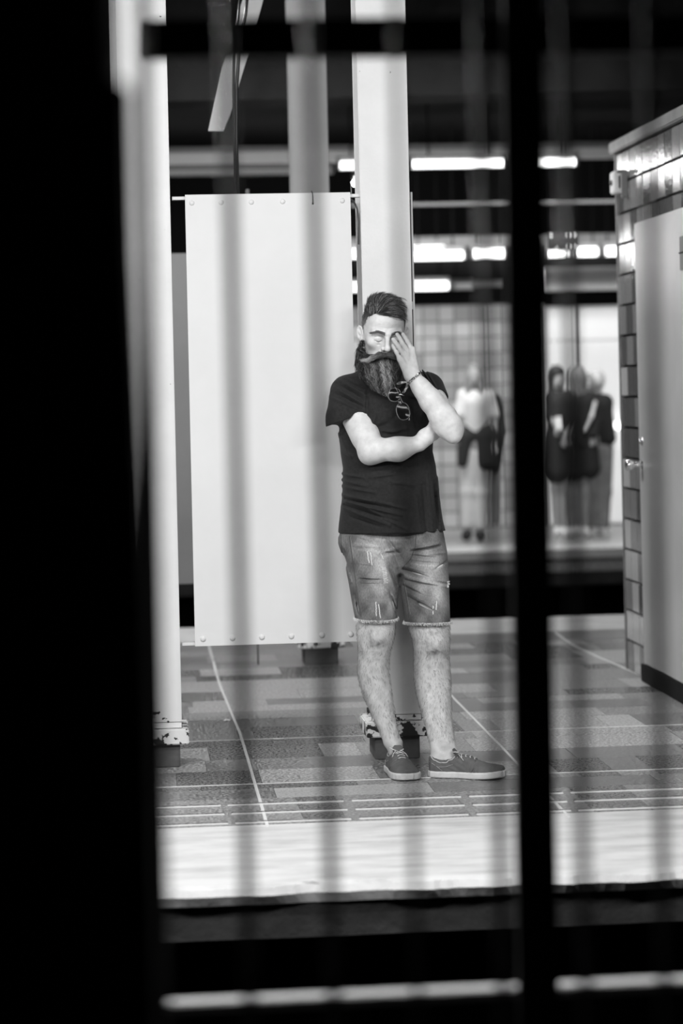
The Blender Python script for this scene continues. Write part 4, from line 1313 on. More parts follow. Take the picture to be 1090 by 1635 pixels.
# rolled, frayed hems
def hemring(cx0, cx1, py, dc, a_scale, bf, bb, name, lower):
    A = N(cx0, py, dc); B = N(cx1, py, dc)
    c_ = (A + B) / 2; a_ = (B[0] - A[0]) / 2
    tilt = (B[2] - A[2]) / 2
    pts = []
    n_ = 72
    for i in range(n_ + 1):
        w = 2 * math.pi * i / n_
        sx = math.copysign(abs(math.cos(w)) ** (2 / 2.2), math.cos(w)); sy = math.copysign(abs(math.sin(w)) ** (2 / 2.2), math.sin(w))
        pts.append(c_ + np.array([a_ * sx, (bb if sy > 0 else bf) * sy, tilt * sx + lower * (sy < 0) * sy]))
    o = MB().tube([p + np.array([0, 0, random.uniform(-.0012, .0012)]) for p in pts], [0.0042 + random.uniform(-.0008, .0008) for _ in pts], 8).build(name, 'hem_denim', man, smooth=True)
    mb = MB()
    for i in range(150):
        w = 2 * math.pi * i / 150
        j = i / 150 * n_
        p = lerp(pts[int(j)], pts[min(int(j) + 1, n_)], j - int(j))
        out = np.array([math.cos(w), math.sin(w), 0])
        q = p + out * 0.0045
        mb.tube([q + np.array([0, 0, .005]), q + out * .0015 + np.array([random.uniform(-.002, .002), 0, 0]), q + out * .001 + np.array([random.uniform(-.004, .004), 0, -.0055 - random.uniform(0, .003)])], 0.00075, 3)
    tag(mb.build('hem_fringe', 'thread', man), kind='stuff')
MT['hem_denim'] = mat('hem_denim', 0.10, 0.9, tone2=0.55, scale=150, detail=2, lo=0.46, hi=0.6, bump=0.0015, bscale=300)
hemring(566.8, 634, 986.5, 9.158, 1, .094, .09, 'rolled_hem', 0.006)
hemring(646, 718.5, 993.5, 9.128, 1, .094, .092, 'rolled_hem', -0.002)

# ---- beard, moustache and hair
def Bn(rows): return NL(rows)
beard_prims = [
    LOFT(Bn([(566, 574, 640, 9.150, .030, .05), (574, 571, 645, 9.140, .042, .06), (584, 570.5, 643, 9.132, .050, .06), (594, 574, 640, 9.128, .052, .06), (603, 579, 638, 9.125, .050, .055),
             (608, 584, 635, 9.122, .044, .048), (614, 590, 632, 9.120, .034, .036), (619, 597, 627, 9.118, .022, .022), (622, 604, 620, 9.118, .010, .010)]), n=2.1),
    RC(N(577.5, 546, 9.185), N(575.5, 562, 9.172), .007, .012, .012), RC(N(575.5, 562, 9.172), N(578, 578, 9.150), .012, .022, .015),
    RC(N(651, 548, 9.195), N(650, 570, 9.17), .009, .016, .012),
]
face_cut = HEL((0, -.045, -.012), (.068, .075, .038), .010, 's')
G_beard = Group(beard_prims + [HEL((-.030, -.085, -.024), (.034, .040, .026), .010, 's'), HEL((.02, -.085, -.022), (.034, .040, .026), .010, 's')], .004)
tone_rng = np.random.default_rng(3)
def beard_tone_at(p):
    # grizzled bright streaks in the middle, dark towards the cheeks
    def st(px, py, w, lean, y_from, amt):
        c_ = N(px, py, 9.1)
        return amt * np.exp(-((p[:, 0] - c_[0] + lean * (c_[2] - p[:, 2]) + .003 * np.sin(p[:, 2] * 170 + px)) / w) ** 2) / (1 + np.exp((p[:, 2] - N(0, y_from, 9.1)[2]) / .004))
    return np.clip(st(612, 600, .008, -.15, 582, 1) + st(623, 608, .007, -.1, 588, .9) + st(598, 604, .009, -.1, 592, .45) + st(588, 600, .006, -.2, 592, .25), 0, 1)
V, F = surface(G_beard, 0.0035)
np_mesh('beard', V, F, 'hairbase', man, True, 0.018 + 0.14 * beard_tone_at(V))
beard_obj = man.children[-1] if False else None
def hair_on(G, V, n, flow, length, lift, r0, tone_fn, name, jitter=.25, nseg=6, curl=.0, mask=None, wv=0.0):
    idx = np.arange(len(V))
    if mask is not None: idx = idx[mask(V)]
    idx = tone_rng.choice(idx, n)
    roots = V[idx] + tone_rng.normal(0, .0008, (n, 3))
    nrm = gradient(G, roots)
    f = flow(roots)
    f = f / (np.linalg.norm(f, axis=1)[:, None] + 1e-9)
    f = f - nrm * (f * nrm).sum(1)[:, None] * 0.85
    f = f / (np.linalg.norm(f, axis=1)[:, None] + 1e-9)
    f = f + tone_rng.normal(0, jitter, (n, 3)) * .35
    f = f / (np.linalg.norm(f, axis=1)[:, None] + 1e-9)
    L = length(roots) * tone_rng.uniform(.7, 1.25, n)
    PT = np.zeros((nseg + 1, n, 3))
    ph = tone_rng.uniform(0, 6.28, n)
    side = np.cross(f, nrm)
    lf = tone_rng.uniform(.2, 1.6, n)
    for i in range(nseg + 1):
        u_ = i / nseg
        PT[i] = roots + f * (L * u_)[:, None] + nrm * (lift * np.sin(u_ * 2.2) * lf + 0.0008)[:, None] + side * (curl * (np.sin(ph + u_ * 5) + wv * np.sin(roots[:, 0] * 330 + roots[:, 2] * 210 + u_ * 3.5)) * L * u_)[:, None]
        if i > 0:
            v = G.fn(PT[i]); pen = v < .0006
            g_ = gradient(G, PT[i])
            PT[i] = np.where(pen[:, None], PT[i] + g_ * (.0006 - v)[:, None], PT[i])
    return strands(name, roots, PT, r0, tone_fn(roots), 'hair', man, nseg)
def bflow(p):
    c_ = N(613, 600, 9.12)
    f = np.zeros_like(p)
    f[:, 0] = -(p[:, 0] - c_[0]) * 4 + .05
    f[:, 1] = -.15
    f[:, 2] = -1
    return f
def btone(p):
    s_ = beard_tone_at(p)
    base = tone_rng.choice([.010, .022, .045, .10, .30], len(p), p=[.28, .27, .22, .15, .08])
    return np.clip(base + s_ * tone_rng.uniform(.10, .75, len(p)), 0, .8)
hair_on(G_beard, V, 5200, bflow, lambda p: np.where(p[:, 2] > N(0, 572, 9.1)[2], .014, .028), .0035, .0006, btone, 'beard_strands', curl=.22, wv=1.2,
        mask=lambda v: (v[:, 1] < 9.29 - DM))
# moustache with a handlebar tip
mus = Group([RC(N(617.5, 567, 9.082), N(607, 566.8, 9.074), .0065, .0095), RC(N(607, 566.8, 9.074), N(596.5, 570.5, 9.078), .0095, .0075, .006), RC(N(596.5, 570.5, 9.078), N(587, 575.8, 9.086), .0072, .0052, .005), RC(N(587, 575.8, 9.086), N(578, 575, 9.094), .0050, .0028, .004),
             RC(N(617.5, 567, 9.082), N(627, 568, 9.080), .0065, .0085, .006), RC(N(627, 568, 9.080), N(636, 573, 9.09), .0085, .005, .005)], .003)
MV, MF = surface(mus, 0.002)
def mtone(p):
    e = np.clip((N(606, 570, 9.08)[0] - p[:, 0]) / .05, 0, 1)
    return .09 + .46 * e
np_mesh('moustache', MV, MF, 'hairbase', man, True, mtone(MV))
def mflow(p):
    c_ = N(618, 568, 9.08)
    f = np.zeros_like(p)
    s_ = np.sign(p[:, 0] - c_[0])
    f[:, 0] = s_; f[:, 2] = -.45 + .25 * np.abs(p[:, 0] - c_[0]) / .06; f[:, 1] = -.05
    return f
hair_on(mus, MV, 900, mflow, lambda p: np.full(len(p), .013), .0012, .00045, lambda p: np.clip(mtone(p) * tone_rng.uniform(.35, 1.7, len(p)), .02, .7), 'moustache_strands', curl=.1)

# dark body hair on the shins and finer hair on the forearms
def lflow(p):
    f = np.zeros_like(p); f[:, 2] = -1; f[:, 0] = .35 * np.sin(p[:, 2] * 40); return f
G_legs = Group(legs + kn, .01)
hair_on(G_legs, SV, 5200, lflow, lambda p: np.full(len(p), .011), .0022, .00028, lambda p: tone_rng.uniform(.05, .22, len(p)), 'leg_hair', curl=.3, nseg=3,
        mask=lambda v: (v[:, 2] < .56) & (v[:, 2] > .13) & (v[:, 1] < .07))
# hair: short faded sides, longer top swept across
def hairline(p):
    q = toH(p)
    z = q[:, 2]
    yb_ = np.interp(z, [-.07, -.03, 0, .03, .055, .072, .084, .10], [.004, -.012, -.024, -.030, -.046, -.060, -.085, -.20])
    # widow's line dips towards the hand side
    yb_ = np.interp(z - .010 * np.clip(q[:, 0] / .04, -1, .4) * -1, [-.07, -.03, 0, .03, .055, .072, .082, .10], [.004, -.012, -.024, -.030, -.046, -.062, -.085, -.20])
    return yb_ - q[:, 1]
cap = Group([HEL((0.001, .019, .036), (.0815, .099, .0925)), HEL((0, -.044, .054), (.0630, .0475, .0455), .02),
             HEL((.007, -.040, .110), (.052, .052, .026), .022, rot_=rot('y', math.radians(6))), HEL((-.002, .015, .108), (.058, .062, .030), .02),
             HEL((.0, -.072, .094), (.044, .018, .016), .014),
             Prim(hairline, [-9] * 3, [9] * 3, .004, 'i'),
             Prim(lambda p: -.055 - toH(p)[:, 2], [-9] * 3, [9] * 3, .003, 'i'),
             HEL((-.090, .008, -.004), (.014, .020, .036), .004, 's'), HEL((.090, .008, -.004), (.014, .020, .036), .004, 's')], .004)
HV, HF = surface(cap, 0.0025)
def htone(p):
    q = toH(p)
    return np.interp(q[:, 2], [-.05, .03, .058, .08], [.32, .27, .10, .04])
np_mesh('hair', HV, HF, 'hairbase', man, True, htone(HV))
def hflow(p):
    q = toH(p)
    f = np.zeros_like(p)
    f[:, 0] = 1.0
    f[:, 1] = np.where(q[:, 1] < -.03, .30, .9)
    f[:, 2] = np.where(q[:, 0] < -.02, .9, np.where(q[:, 0] < .03, .1, -.8))
    return f @ HRm.T
def htone2(p):
    w = np.sin(p[:, 0] * 210 + p[:, 2] * 330) * .5 + .5
    return np.clip(tone_rng.choice([.015, .035, .09, .24, .55], len(p), p=[.24, .26, .22, .18, .10]) * (0.5 + w), .03, .6)
hair_on(cap, HV, 3400, hflow, lambda p: np.full(len(p), .034), .0050, .00065, htone2, 'hair_strands', mask=lambda v: toH(v)[:, 2] > .072, jitter=.3, curl=.08)
def sflow(p):
    f = np.zeros_like(p); f[:, 1] = .6; f[:, 2] = -.8
    return f
hair_on(cap, HV, 2600, sflow, lambda p: np.full(len(p), .007), .0010, .00035, lambda p: np.clip(htone(p) * tone_rng.uniform(.3, 1.3, len(p)), .02, .4), 'short_side_hair', mask=lambda v: (toH(v)[:, 2] < .078) & (toH(v)[:, 1] < .05))
# a few loose locks standing up at the crown
mb = MB()
for i in range(16):
    x0 = -.030 + .0042 * i + random.uniform(-.002, .002)
    a = Hp(x0, -.035 + random.uniform(-.01, .01), .134 - abs(x0) * .15)
    l_ = random.uniform(.6, 1.1)
    mb.tube([a, a + HRm @ np.array([.010, .0, .010]) * l_, a + HRm @ np.array([.024, .0, .0165]) * l_, a + HRm @ np.array([.040, .0, .014]) * l_, a + HRm @ np.array([.054, 0, .003]) * l_], [.0008, .0008, .0007, .0005, .0002], 4)
lk = np_mesh('loose_locks', np.array(mb.v), np.array([f for f in mb.f if len(f) == 4]), 'hair', man, True, np.full(len(mb.v), .06))
# eyebrows
def brow(s_):
    n_ = 420
    u_ = tone_rng.uniform(0, 1, n_)
    xs = .011 + .050 * u_
    zc = .0125 + .0065 * np.sin(np.clip(u_ * 1.1, 0, 1) * 2.5) - .005 * u_ ** 3
    w = .0060 * (1 - .45 * u_)
    zs = zc + tone_rng.uniform(-1, 1, n_) * w
    pts = np.stack([s_ * xs, np.full(n_, -.12), zs], 1) @ HRm.T + HO
    dirv = HRm @ np.array([0, 1.0, 0])
    for _ in range(40):
        v = G_head.fn(pts); pts = pts + dirv * (np.clip(v, -.004, .02) * .8)[:, None]
    PT = np.zeros((4, n_, 3))
    fl_ = HRm @ np.array([s_ * .9, .12, .35])
    fl2 = HRm @ np.array([s_ * .9, .35, -.25])
    for i in range(4):
        PT[i] = pts - dirv * .0008 + np.outer(.0030 * i * np.ones(n_), 1) * np.where(u_[:, None] < .6, fl_, fl2)
    strands('eyebrow', pts, PT, .0005, tone_rng.uniform(.07, .24, n_), 'hair', man, 3)
brow(-1); brow(1)
def face_line(pts, r, name, m='hair', tone=.04):
    q = np.array(pts) @ HRm.T + HO
    dirv = HRm @ np.array([0, 1.0, 0])
    for _ in range(50):
        v = G_head.fn(q); q = q + dirv * (np.clip(v, -.004, .02) * .8)[:, None]
    q = q - dirv * .0004
    mb = MB().tube(list(q), r, 6)
    F_ = np.array([f for f in mb.f if len(f) == 4])
    return np_mesh(name, np.array(mb.v), F_, m, man, True, np.full(len(mb.v), tone))
for s_ in (-1, 1):
    face_line([(s_ * x, -.12, z) for x, z in ((.0480, -.0135), (.0440, -.0165), (.0390, -.0190), (.0335, -.0200), (.0280, -.0190), (.0230, -.0165), (.0195, -.0140))], [.0006, .0011, .0013, .0014, .0013, .0011, .0007], 'eyelashes')
    face_line([(s_ * x, -.12, z) for x, z in ((.0480, -.004), (.0420, .0005), (.0350, .0020), (.0270, .0005), (.0200, -.003))], [.0003, .0006, .0006, .0006, .0003], 'lid_fold', tone=.30)

# ---- braided bracelet
def ringpts(c_, axis_, r1, n_=48, ref=(0, 1, 0), squash=1.0):
    axis_ = axis_ / np.linalg.norm(axis_)
    a = np.cross(axis_, ref); a /= np.linalg.norm(a); b = np.cross(axis_, a)
    return [c_ + (a * math.cos(2 * math.pi * i / n_) * squash + b * math.sin(2 * math.pi * i / n_)) * r1 for i in range(n_ + 1)]
bc = lerp(W2, E2, .012)
bax = (E2 - W2) + np.array([.02, 0, .02])
mb = MB()
for k_ in range(3):
    pts = ringpts(bc + bax / np.linalg.norm(bax) * (.0032 * (k_ - 1)), bax, .0300, 60)
    pts = [p + np.array([0, 0, .0007 * math.sin(i * 1.3 + k_ * 2)]) for i, p in enumerate(pts)]
    mb.tube(pts, .0021, 6)
mb.build('bracelet', 'bracelet', man, smooth=True)
pc = ringpts(bc, bax, .0310, 60)
cpos = max(pc, key=lambda p: p[0] * 1.0 - p[1] * 1.2 + p[2] * .6)
o = MB().tube([cpos + np.array([-.008, -.001, -.004]), cpos + np.array([.008, .0005, .006])], .0042, 10).build('bracelet_clasp', 'chrome', man, smooth=True)

# ---- sunglasses hanging from the collar: a thing of its own
gr = empty('sunglasses', tuple(toW(np.array([0.0, DM, 0.0]))), -YAW)
tag(gr, 'dark folded sunglasses hanging from the neck of the tee, mottled temple tip', 'sunglasses')
def lens(cpx, cpy, rx, ry, ang, d):
    pts = []
    for i in range(37):
        w = 2 * math.pi * i / 36
        ex = math.copysign(abs(math.cos(w)) ** .85, math.cos(w)) * rx; ey = math.copysign(abs(math.sin(w)) ** .85, math.sin(w)) * ry
        x = cpx + ex * math.cos(ang) - ey * math.sin(ang); y_ = cpy + ex * math.sin(ang) + ey * math.cos(ang)
        pts.append(N(x, y_, d - 0.0006 * (y_ - 620)))
    MB().tube(pts, .0017, 6).build('rim', 'glass_frame', gr, smooth=True)
    c_ = sum(pts[:-1]) / 36 + np.array([0, -.003, 0])
    mb = MB()
    n_ = 36
    mid = [lerp(p, c_, .5) + np.array([0, -.0012, 0]) for p in pts[:-1]]
    mb.add(pts[:-1] + mid + [c_], [(i, (i + 1) % n_, n_ + (i + 1) % n_, n_ + i) for i in range(n_)] + [(n_ + i, n_ + (i + 1) % n_, 2 * n_) for i in range(n_)])
    mb.build('lens', 'lens', gr, smooth=True)
gd = 9.080
lens(629.5, 630.5, 9.6, 10.5, .2, gd)
lens(643.3, 656.8, 10.4, 13.8, -.25, gd)
MB().tube([N(635, 641, gd - .012), N(638.5, 642, gd - .016), N(640, 645, gd - .014)], .0030, 8).build('bridge', 'mottled', gr, smooth=True)
MB().tube([N(636, 622, gd), N(641, 640, gd - .010), N(653, 655, gd - .022), N(653.5, 668, gd - .026)], .0014, 6).build('brow_bar', 'glass_frame', gr, smooth=True)
MB().tube([N(653, 668, gd - .028), N(653.4, 671, gd - .03)], .003, 8).build('hinge', 'chrome', gr, smooth=True)
MB().tube([N(633.5, 612.5, gd - .004), N(640, 611.5, gd - .010), N(647, 609.5, gd - .016), N(650.5, 611, gd - .020)], [.0045, .005, .005, .0035], 10).build('temple', 'mottled', gr, smooth=True)
MB().tube([N(650, 611, gd - .020), N(649.5, 618, gd - .018), N(646, 624, gd - .014), N(642.5, 628, gd - .010)], [.0042, .0050, .0050, .0035], 10).build('temple_tip', 'mottled', gr, smooth=True)
MB().tube([N(628, 612, gd), N(633, 622, gd - .004), N(637, 632, gd - .008), N(640, 642, gd - .012)], .0016, 6).build('temple_arm', 'glass_frame', gr, smooth=True)
MB().tube([N(634, 630.5, gd - .010), N(640, 629.5, gd - .013), N(645, 632, gd - .014)], [.0025, .003, .0008], 8).build('end_piece', 'chrome', gr, smooth=True)

# ---- shoes
def shoe(heel_px, toe_px, size_w, L, name_label, roll_up, side, bow):
    """side: +1 when the outline bulges to local +x"""
    h = on_z(heel_px[0], heel_px[1], 0.0); t = on_z(toe_px[0], toe_px[1], 0.0)
    hm = np.array([h @ RT, h @ FW - DM, 0]); tm = np.array([t @ RT, t @ FW - DM, 0])
    ang = math.atan2(tm[1] - hm[1], tm[0] - hm[0])
    Rz = rot('z', ang - math.pi / 2)       # local +y is toward the toe
    def S(x, y_, z):
        return hm + Rz @ np.array([x, y_, z], float)
    def toS(p):
        return (p - hm) @ Rz
    ys = np.array([0, .012, .035, .07, .11, .15, .19, .225, .25, .268, .28, .285]) * (L / .285)
    wl = np.array([.004, .024, .033, .034, .033, .038, .043, .045, .042, .035, .025, .010]) * size_w
    cx_ = np.array([0, 0, 0, -.001, -.003, -.002, .0, .002, .003, .004, .004, .004]) * side
    zt_ = np.array([.076, .080, .079, .074, .082, .083, .065, .054, .049, .045, .041, .034])
    lift = lambda y_: roll_up * np.clip((y_ - .17) / .11, 0, 1) ** 2
    def f_sole(p):
        q = toS(p); y_ = np.clip(q[:, 1], 0, ys[-1])
        w = np.interp(y_, ys, wl) + .0045; c_ = np.interp(y_, ys, cx_)
        dxy = np.maximum(np.abs(q[:, 0] - c_) - w, np.maximum(-q[:, 1] - .003, q[:, 1] - ys[-1] - .004))
        z_ = q[:, 2] - lift(q[:, 1])
        dz = np.maximum(z_ - .0265, .001 - z_)
        d = _smax(dxy * .9, dz, .006)
        return np.maximum(d, -(np.abs(z_ - .021) - .0) * 0 - 1)
    bb = [S(x, y_, z) for x in (-.07, .07) for y_ in (-.02, L + .02) for z in (-.005, .12)]
    lo_, hi_ = np.min(bb, 0), np.max(bb, 0)
    Gs = Group([Prim(f_sole, lo_ + .01, hi_ - .01, .001)], .001)
    body('sole', Gs, .0028, 'sole', man)
    def f_up(p):
        q = toS(p); y_ = np.clip(q[:, 1], 0, ys[-1])
        w = np.interp(y_, ys, wl) + .001; c_ = np.interp(y_, ys, cx_); zt__ = np.interp(y_, ys, zt_)
        z_ = q[:, 2] - lift(q[:, 1]) * .9 - .016
        hh = np.maximum(zt__ - .016, .004)
        r = (np.abs((q[:, 0] - c_) / w) ** 2.3 + np.abs(np.clip(z_, 0, None) / hh) ** 2.0) ** (1 / 2.15)
        d = (r - 1) * np.minimum(w, hh)
        return np.maximum(np.maximum(d, -z_), np.maximum(-q[:, 1], q[:, 1] - ys[-1]))
    def f_open(p):
        q = toS(p)
        q2 = q - np.array([-.001 * side, .058, .104])
        k0 = np.sqrt((q2[:, 0] / .0300) ** 2 + (q2[:, 1] / .050) ** 2 + (q2[:, 2] / .050) ** 2)
        return (k0 - 1) * .03
    def wrinkles(p):
        q = toS(p)
        s_ = q[:, 1] + .25 * np.abs(q[:, 0])
        return .0011 * np.sin(s_ * 420) * np.exp(-((q[:, 1] - .185) / .03) ** 2) + .0009 * np.sin(q[:, 1] * 160 + q[:, 2] * 300) * np.exp(-((q[:, 1] - .10) / .05) ** 2)
    Gu = Group([Prim(f_up, lo_ + .01, hi_ - .01, .002), Prim(f_open, lo_, hi_, .002, 's')], .001, disp=wrinkles)
    up = body('shoe_upper', Gu, .0028, 'canvas', man)
    def hit(x, y_, off=.0012):
        z = .11
        for _ in range(60):
            v = float(Gu.fn(S(x, y_, z)[None])[0])
            if v < .0004: break
            z -= max(v * .7, .0006)
            if z < .02: break
        return S(x, y_, z + off)
    def hit_side(sx, y_, z, off=.001):
        x = .06 * sx
        for _ in range(60):
            v = float(Gu.fn(S(x, y_, z)[None])[0])
            if v < .0004: break
            x -= sx * max(v * .7, .0006)
            if x * sx < 0: break
        return S(x + sx * off, y_, z)
    # collar lining
    rim = []
    for i in range(41):
        w = 2 * math.pi * i / 40
        x = .0265 * math.cos(w); y_ = .058 + .047 * math.sin(w)
        rim.append(hit(x * 1.10, y_ * 1.0 + (.004 if y_ > .09 else -.002), .0012))
    MB().tube(rim, .0026, 8).build('collar', 'lining', man, smooth=True)
    # tongue
    tg = MB()
    tg.prism([S(-.018, .124, .072), S(.018, .124, .072), S(.021, .102, .098), S(.012, .097, .108), S(-.012, .097, .108), S(-.021, .102, .098)], Rz @ np.array([0, -.0035, -.002]))
    tg.build('tongue', 'canvas', man, bevel=.0012)
    # laces
    for i in range(5):
        y_ = .112 + .0165 * i
        wv = .017 - .0006 * i
        MB().tube([hit(-wv, y_ + .003, .0005), hit(-wv * .5, y_, .0022), hit(0, y_ - .001, .0030), hit(wv * .5, y_, .0022), hit(wv, y_ + .003, .0005)], .0018, 6).build('lace', 'lace', man, smooth=True)
        for s_ in (-1, 1):
            MB().dome(hit(s_ * wv, y_ + .003, .0), Rz @ np.array([0, .2, 1]), .0028, .0012, 8, 2).build('eyelet', 'seam', man)
    k0 = hit(0, .106, .004)
    for s_ in (-1, 1):
        lp = [k0]
        for j in range(1, 12):
            w = math.pi * j / 11
            lp.append(k0 + Rz @ np.array([s_ * (.026 * bow * math.sin(w) * (1 + .2 * s_)), .010 * math.sin(2 * w) + .004 * s_, .012 * math.sin(w) * (1.2 if s_ > 0 else .6)]))
        MB().tube(lp, .0022, 6).build('lace_loop', 'lace', man, smooth=True)
        MB().tube([k0, k0 + Rz @ np.array([s_ * .012, .012, .004]), k0 + Rz @ np.array([s_ * .024, .026, -.006]), k0 + Rz @ np.array([s_ * .030, .036, -.017])], .0014, 6).build('lace_end', 'lace', man, smooth=True)
    # stitched seams on the sides
    for s_ in (-1, 1):
        MB().tube([hit_side(s_, .004, .058), hit_side(s_, .02, .054), hit_side(s_, .045, .042), hit_side(s_, .075, .044), hit_side(s_, .10, .052)], .0009, 5).build('stitch_line', 'lining', man, smooth=True)
        MB().tube([hit_side(s_, .042, .043), hit_side(s_, .052, .035), hit_side(s_, .062, .029)], .0009, 5).build('stitch_line', 'lining', man, smooth=True)
        MB().tube([hit_side(s_, .175, .030), hit_side(s_, .182, .040), hit(s_ * .020, .184, .0006), hit(s_ * .012, .182, .0006)], .0010, 5).build('stitch_line', 'seam', man, smooth=True)
    return Gu
shoe((685, 1240), (804, 1243.5), 1.08, .291, 'a', .008, 1, .9)
shoe((627, 1229), (651, 1247), 1.16, .285, 'b', .003, -1, 1.0)

# ================================================================== people on the far platform
DFP = 22.6
def far_root(label, group=None):
    r_ = empty('person', tuple(toW(np.array([0.0, DFP, 0.0]))), -YAW)
    tag(r_, label, 'person', group)
    return r_
def FN(px, py, dd=0.0):
    q = M(px, py, DFP + dd)
    return np.array([q[0], q[1] - DFP, q[2]])
def far_part(root, name, prims, m, h=.010, k=.03):
    for p in prims: p.k = k
    V, F = surface(Group(prims, k), h, pad=.03)
    return np_mesh(name, V, F, m, root, True)
def frc(a, b, r1, r2, d1=0., d2=0.): return RC(FN(a[0], a[1], d1), FN(b[0], b[1], d2), r1, r2)
def fig(label, hx, hy, sh, hip, kn_, an, arms, head_r=.085):
    """one continuous skin body: head with face, neck, trunk, arms with hands, legs with feet"""
    root = far_root(label)
    c_ = FN(hx, hy)
    pr = [EL(c_, (.074, .09, .105)), EL(c_ + np.array([0, -.03, -.05]), (.055, .06, .06)), RC(c_ + np.array([0, -.088, -.005]), c_ + np.array([0, -.102, -.03]), .012, .014),
          RC(c_ + np.array([0, .01, -.07]), FN((sh[0][0] + sh[1][0]) / 2, sh[0][1] - 2), .05, .055),
          frc(sh[0], sh[1], .055, .055),
          RC(FN((sh[0][0] + sh[1][0]) / 2, sh[0][1] + 14), FN((hip[0][0] + hip[1][0]) / 2, hip[0][1] - 12), .11, .11)]
    for s_ in (0, 1):
        pr += [frc(hip[s_], kn_[s_], .075, .052), frc(kn_[s_], an[s_], .052, .034)]
        f = FN(*an[s_])
        pr += [RC(f + np.array([0, .02, -.05]), f + np.array([.02 * (s_ * 2 - 1), -.15, -.062]), .035, .028)]
        for a, b in zip(arms[s_][:-1], arms[s_][1:]):
            pr.append(RC(FN(*a), FN(*b), .042 if a is arms[s_][0] else .034, .034 if a is arms[s_][0] else .026))
        e = FN(*arms[s_][-1])
        for q in range(5):
            pr.append(RC(e, e + np.array([(.02 * q - .04), -.02 - .01 * (q == 4), -.075 + (.02 if q in (0, 4) else 0)]), .014, .008))
    far_part(root, 'body', pr, 'far_skin', .010, .018)
    return root
# woman with long fair hair and white trousers
r1 = fig('fair-haired woman in white top and white trousers, dark jacket tied at her waist', 758, 603, ((742, 630), (775, 631)), ((748, 722), (768, 722)), ((747, 785), (768, 785)), ((746, 846), (767, 848)),
         [((740, 630), (732, 665, -.05), (738, 700, -.1)), ((777, 631), (787, 670, .0), (786, 712, -.1))])
far_part(r1, 'long_hair', [EL(FN(758, 597, .035), (.090, .095, .110)), frc((749, 602), (746, 640), .04, .03, -.02, -.06), frc((767, 602), (770, 645), .04, .03, -.02, -.06), frc((758, 600), (758, 650), .07, .06, .06, .08)] , 'far_hair_light')
far_part(r1, 'white_top', [frc((744, 634), (773, 635), .075, .075), frc((758, 645), (758, 690), .135, .12), frc((740, 632), (733, 662), .062, .055, 0, -.05), frc((777, 633), (786, 662), .062, .055)], 'far_white')
far_part(r1, 'trousers', [frc((750, 722), (747, 785), .105, .075), frc((767, 722), (768, 785), .105, .075), frc((747, 785), (746, 838), .072, .058), frc((768, 785), (767, 840), .072, .058)], 'far_white')
far_part(r1, 'tied_jacket', [frc((746, 694), (772, 694), .125, .125), frc((742, 700), (738, 738), .07, .05, -.08, -.1), frc((776, 700), (778, 738), .09, .08, -.05, -.08)], 'far_black')
far_part(r1, 'shoes', [frc((746, 852), (744, 856), .05, .045, .0, -.14), frc((767, 853), (769, 857), .05, .045, .0, -.14)], 'far_black')
co = far_root('dark coat and bag carried on the arm of the fair-haired woman')
co['category'] = 'coat'; co.name = 'dark_coat'
far_part(co, 'coat_cloth', [frc((788, 640), (792, 690), .07, .085, .30, .28), frc((792, 690), (782, 742), .085, .09, .28, .26), frc((797, 650), (800, 690), .04, .04, .30, .28)], 'far_black')
far_part(co, 'coat_lining', [frc((788, 748), (789, 832), .055, .035, .30, .30)], 'far_grey')
# dark-haired woman looking at a phone
r2 = fig('dark-haired woman in a black dress holding a phone, nearest the thick post', 891, 606, ((882, 632), (905, 632)), ((886, 722), (900, 722)), ((887, 782), (899, 782)), ((888, 842), (902, 842)),
         [((880, 633), (878, 668, -.05), (889, 682, -.22)), ((906, 633), (908, 668, 0.), (902, 700, -.12))])
far_part(r2, 'long_hair', [EL(FN(886.5, 601, .03), (.085, .10, .105)), EL(FN(889, 594, .0), (.08, .10, .06)), frc((882, 605), (879, 648), .05, .045, .0, .0), frc((888, 602), (886, 650), .07, .06, .06, .08)], 'far_hair_dark')
far_part(r2, 'black_dress', [frc((881, 636), (905, 636), .07, .07), frc((892, 645), (892, 700), .125, .12), frc((890, 700), (889, 750), .13, .14), frc((880, 634), (877, 666), .06, .052, 0, -.05), frc((907, 634), (909, 664), .06, .05)], 'far_black')
far_part(r2, 'shoes', [frc((888, 848), (887, 852), .048, .042, .0, -.14), frc((902, 848), (905, 852), .048, .042, .0, -.14)], 'far_white')
ph = MB().box((-.035, -.006, -.07), (.035, .006, .07)).build('phone', 'far_white')
ph.location = toW(M(893, 676, DFP - .26)); ph.rotation_euler = (-.5, 0, -YAW)
ph.modifiers.new('b', 'BEVEL').width = .004
tag(ph, 'pale phone held up by the dark-haired woman', 'phone')
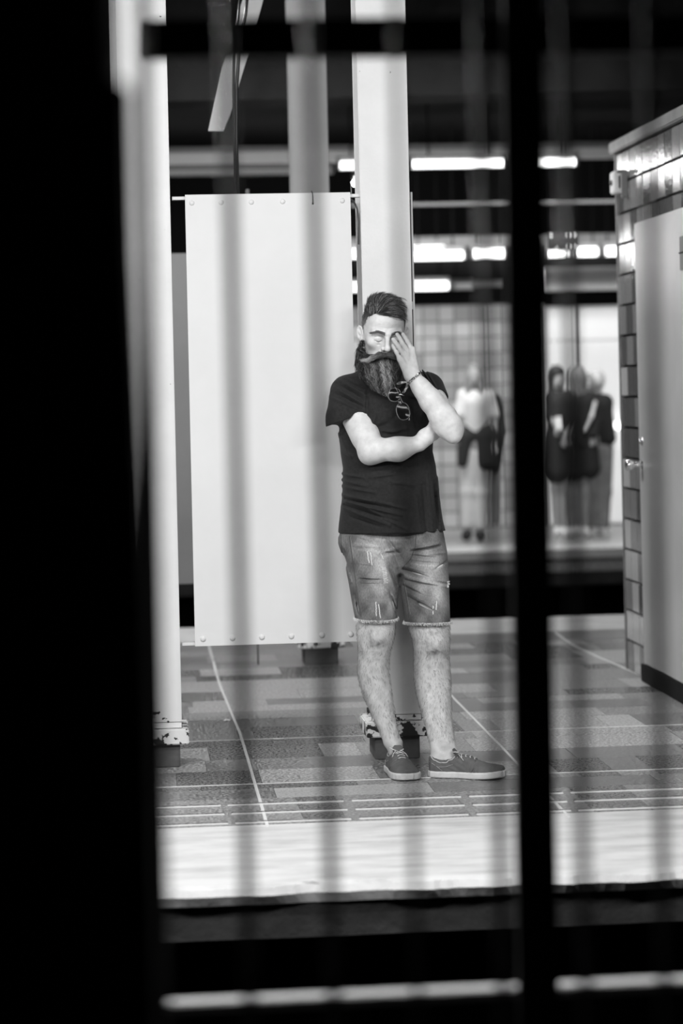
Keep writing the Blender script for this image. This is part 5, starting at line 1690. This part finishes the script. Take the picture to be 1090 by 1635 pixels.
# woman in a black jacket with fair hair
r3 = fig('woman with long light brown hair, black jacket and a pale bag strap across her', 927, 606, ((912, 634), (945, 634)), ((920, 722), (938, 722)), ((920, 782), (938, 785)), ((921, 844), (939, 848)),
         [((911, 635), (906, 675, .0), (908, 712, -.1)), ((946, 635), (956, 672, 0.), (950, 700, -.1))])
far_part(r3, 'long_hair', [EL(FN(926, 602, -.012), (.088, .105, .115)), frc((926, 612), (926, 646), .06, .05, -.04, -.06), frc((920, 604), (917, 645), .045, .04, -.02, -.05), frc((934, 604), (936, 636), .035, .03, -.02, -.05), frc((926, 600), (925, 650), .07, .06, .06, .08)], 'far_hair_light')
far_part(r3, 'black_jacket', [frc((913, 638), (944, 638), .08, .08), frc((928, 648), (930, 705), .145, .15), frc((911, 637), (905, 672), .065, .058), (frc((905, 672), (908, 704), .056, .05, 0, -.1)), frc((947, 637), (958, 672), .065, .06), frc((958, 672), (952, 694), .058, .05, 0, -.1)], 'far_black')
far_part(r3, 'black_skirt', [frc((921, 712), (918, 752), .13, .12), frc((938, 712), (944, 748), .13, .12)], 'far_black')
far_part(r3, 'tights', [frc((920, 755), (921, 840), .062, .042), frc((938, 755), (939, 842), .062, .042)], 'far_grey')
far_part(r3, 'bag_strap', [frc((956, 643), (950, 665), .018, .018, -.12, -.17), frc((950, 665), (938, 688), .018, .018, -.17, -.18)], 'far_white', .008)
far_part(r3, 'shoes', [frc((921, 850), (920, 855), .05, .045, .0, -.14), frc((939, 851), (942, 856), .05, .045, .0, -.14)], 'far_white')
for p_ in r3.children: p_.location.y = .33
# fourth figure half behind her
r4 = fig('person in dark cape-like coat and pale trousers, nearest the kiosk corner', 951, 612, ((944, 636), (966, 640)), ((950, 722), (964, 722)), ((952, 782), (965, 785)), ((950, 844), (964, 846)),
         [((944, 640, .35), (946, 675, .35), (950, 702, .3)), ((968, 640, .35), (972, 672, .35), (966, 700, .25))])
for p_ in r4.children: p_.location.y = .72
far_part(r4, 'fair_hair', [EL(FN(951, 606, .77), (.088, .09, .10)), frc((951, 605), (951, 636), .07, .05, .78, .80)], 'far_white')
far_part(r4, 'dark_coat', [frc((948, 640), (966, 642), .08, .08, .72, .72), frc((957, 650), (962, 704), .12, .10, .72, .72), frc((966, 644), (974, 700), .06, .06, .70, .66)], 'far_black')
far_part(r4, 'pale_trousers', [frc((951, 716), (952, 782), .10, .07, .72, .72), frc((963, 716), (965, 785), .10, .07, .72, .72), frc((952, 782), (950, 836), .066, .055, .72, .72), frc((965, 785), (964, 838), .066, .055, .72, .72)], 'far_grey')
far_part(r4, 'shoes', [frc((950, 848), (949, 853), .05, .045, .72, .60), frc((964, 849), (966, 854), .05, .045, .72, .60)], 'far_white')
print('all', time.time() - _t0)
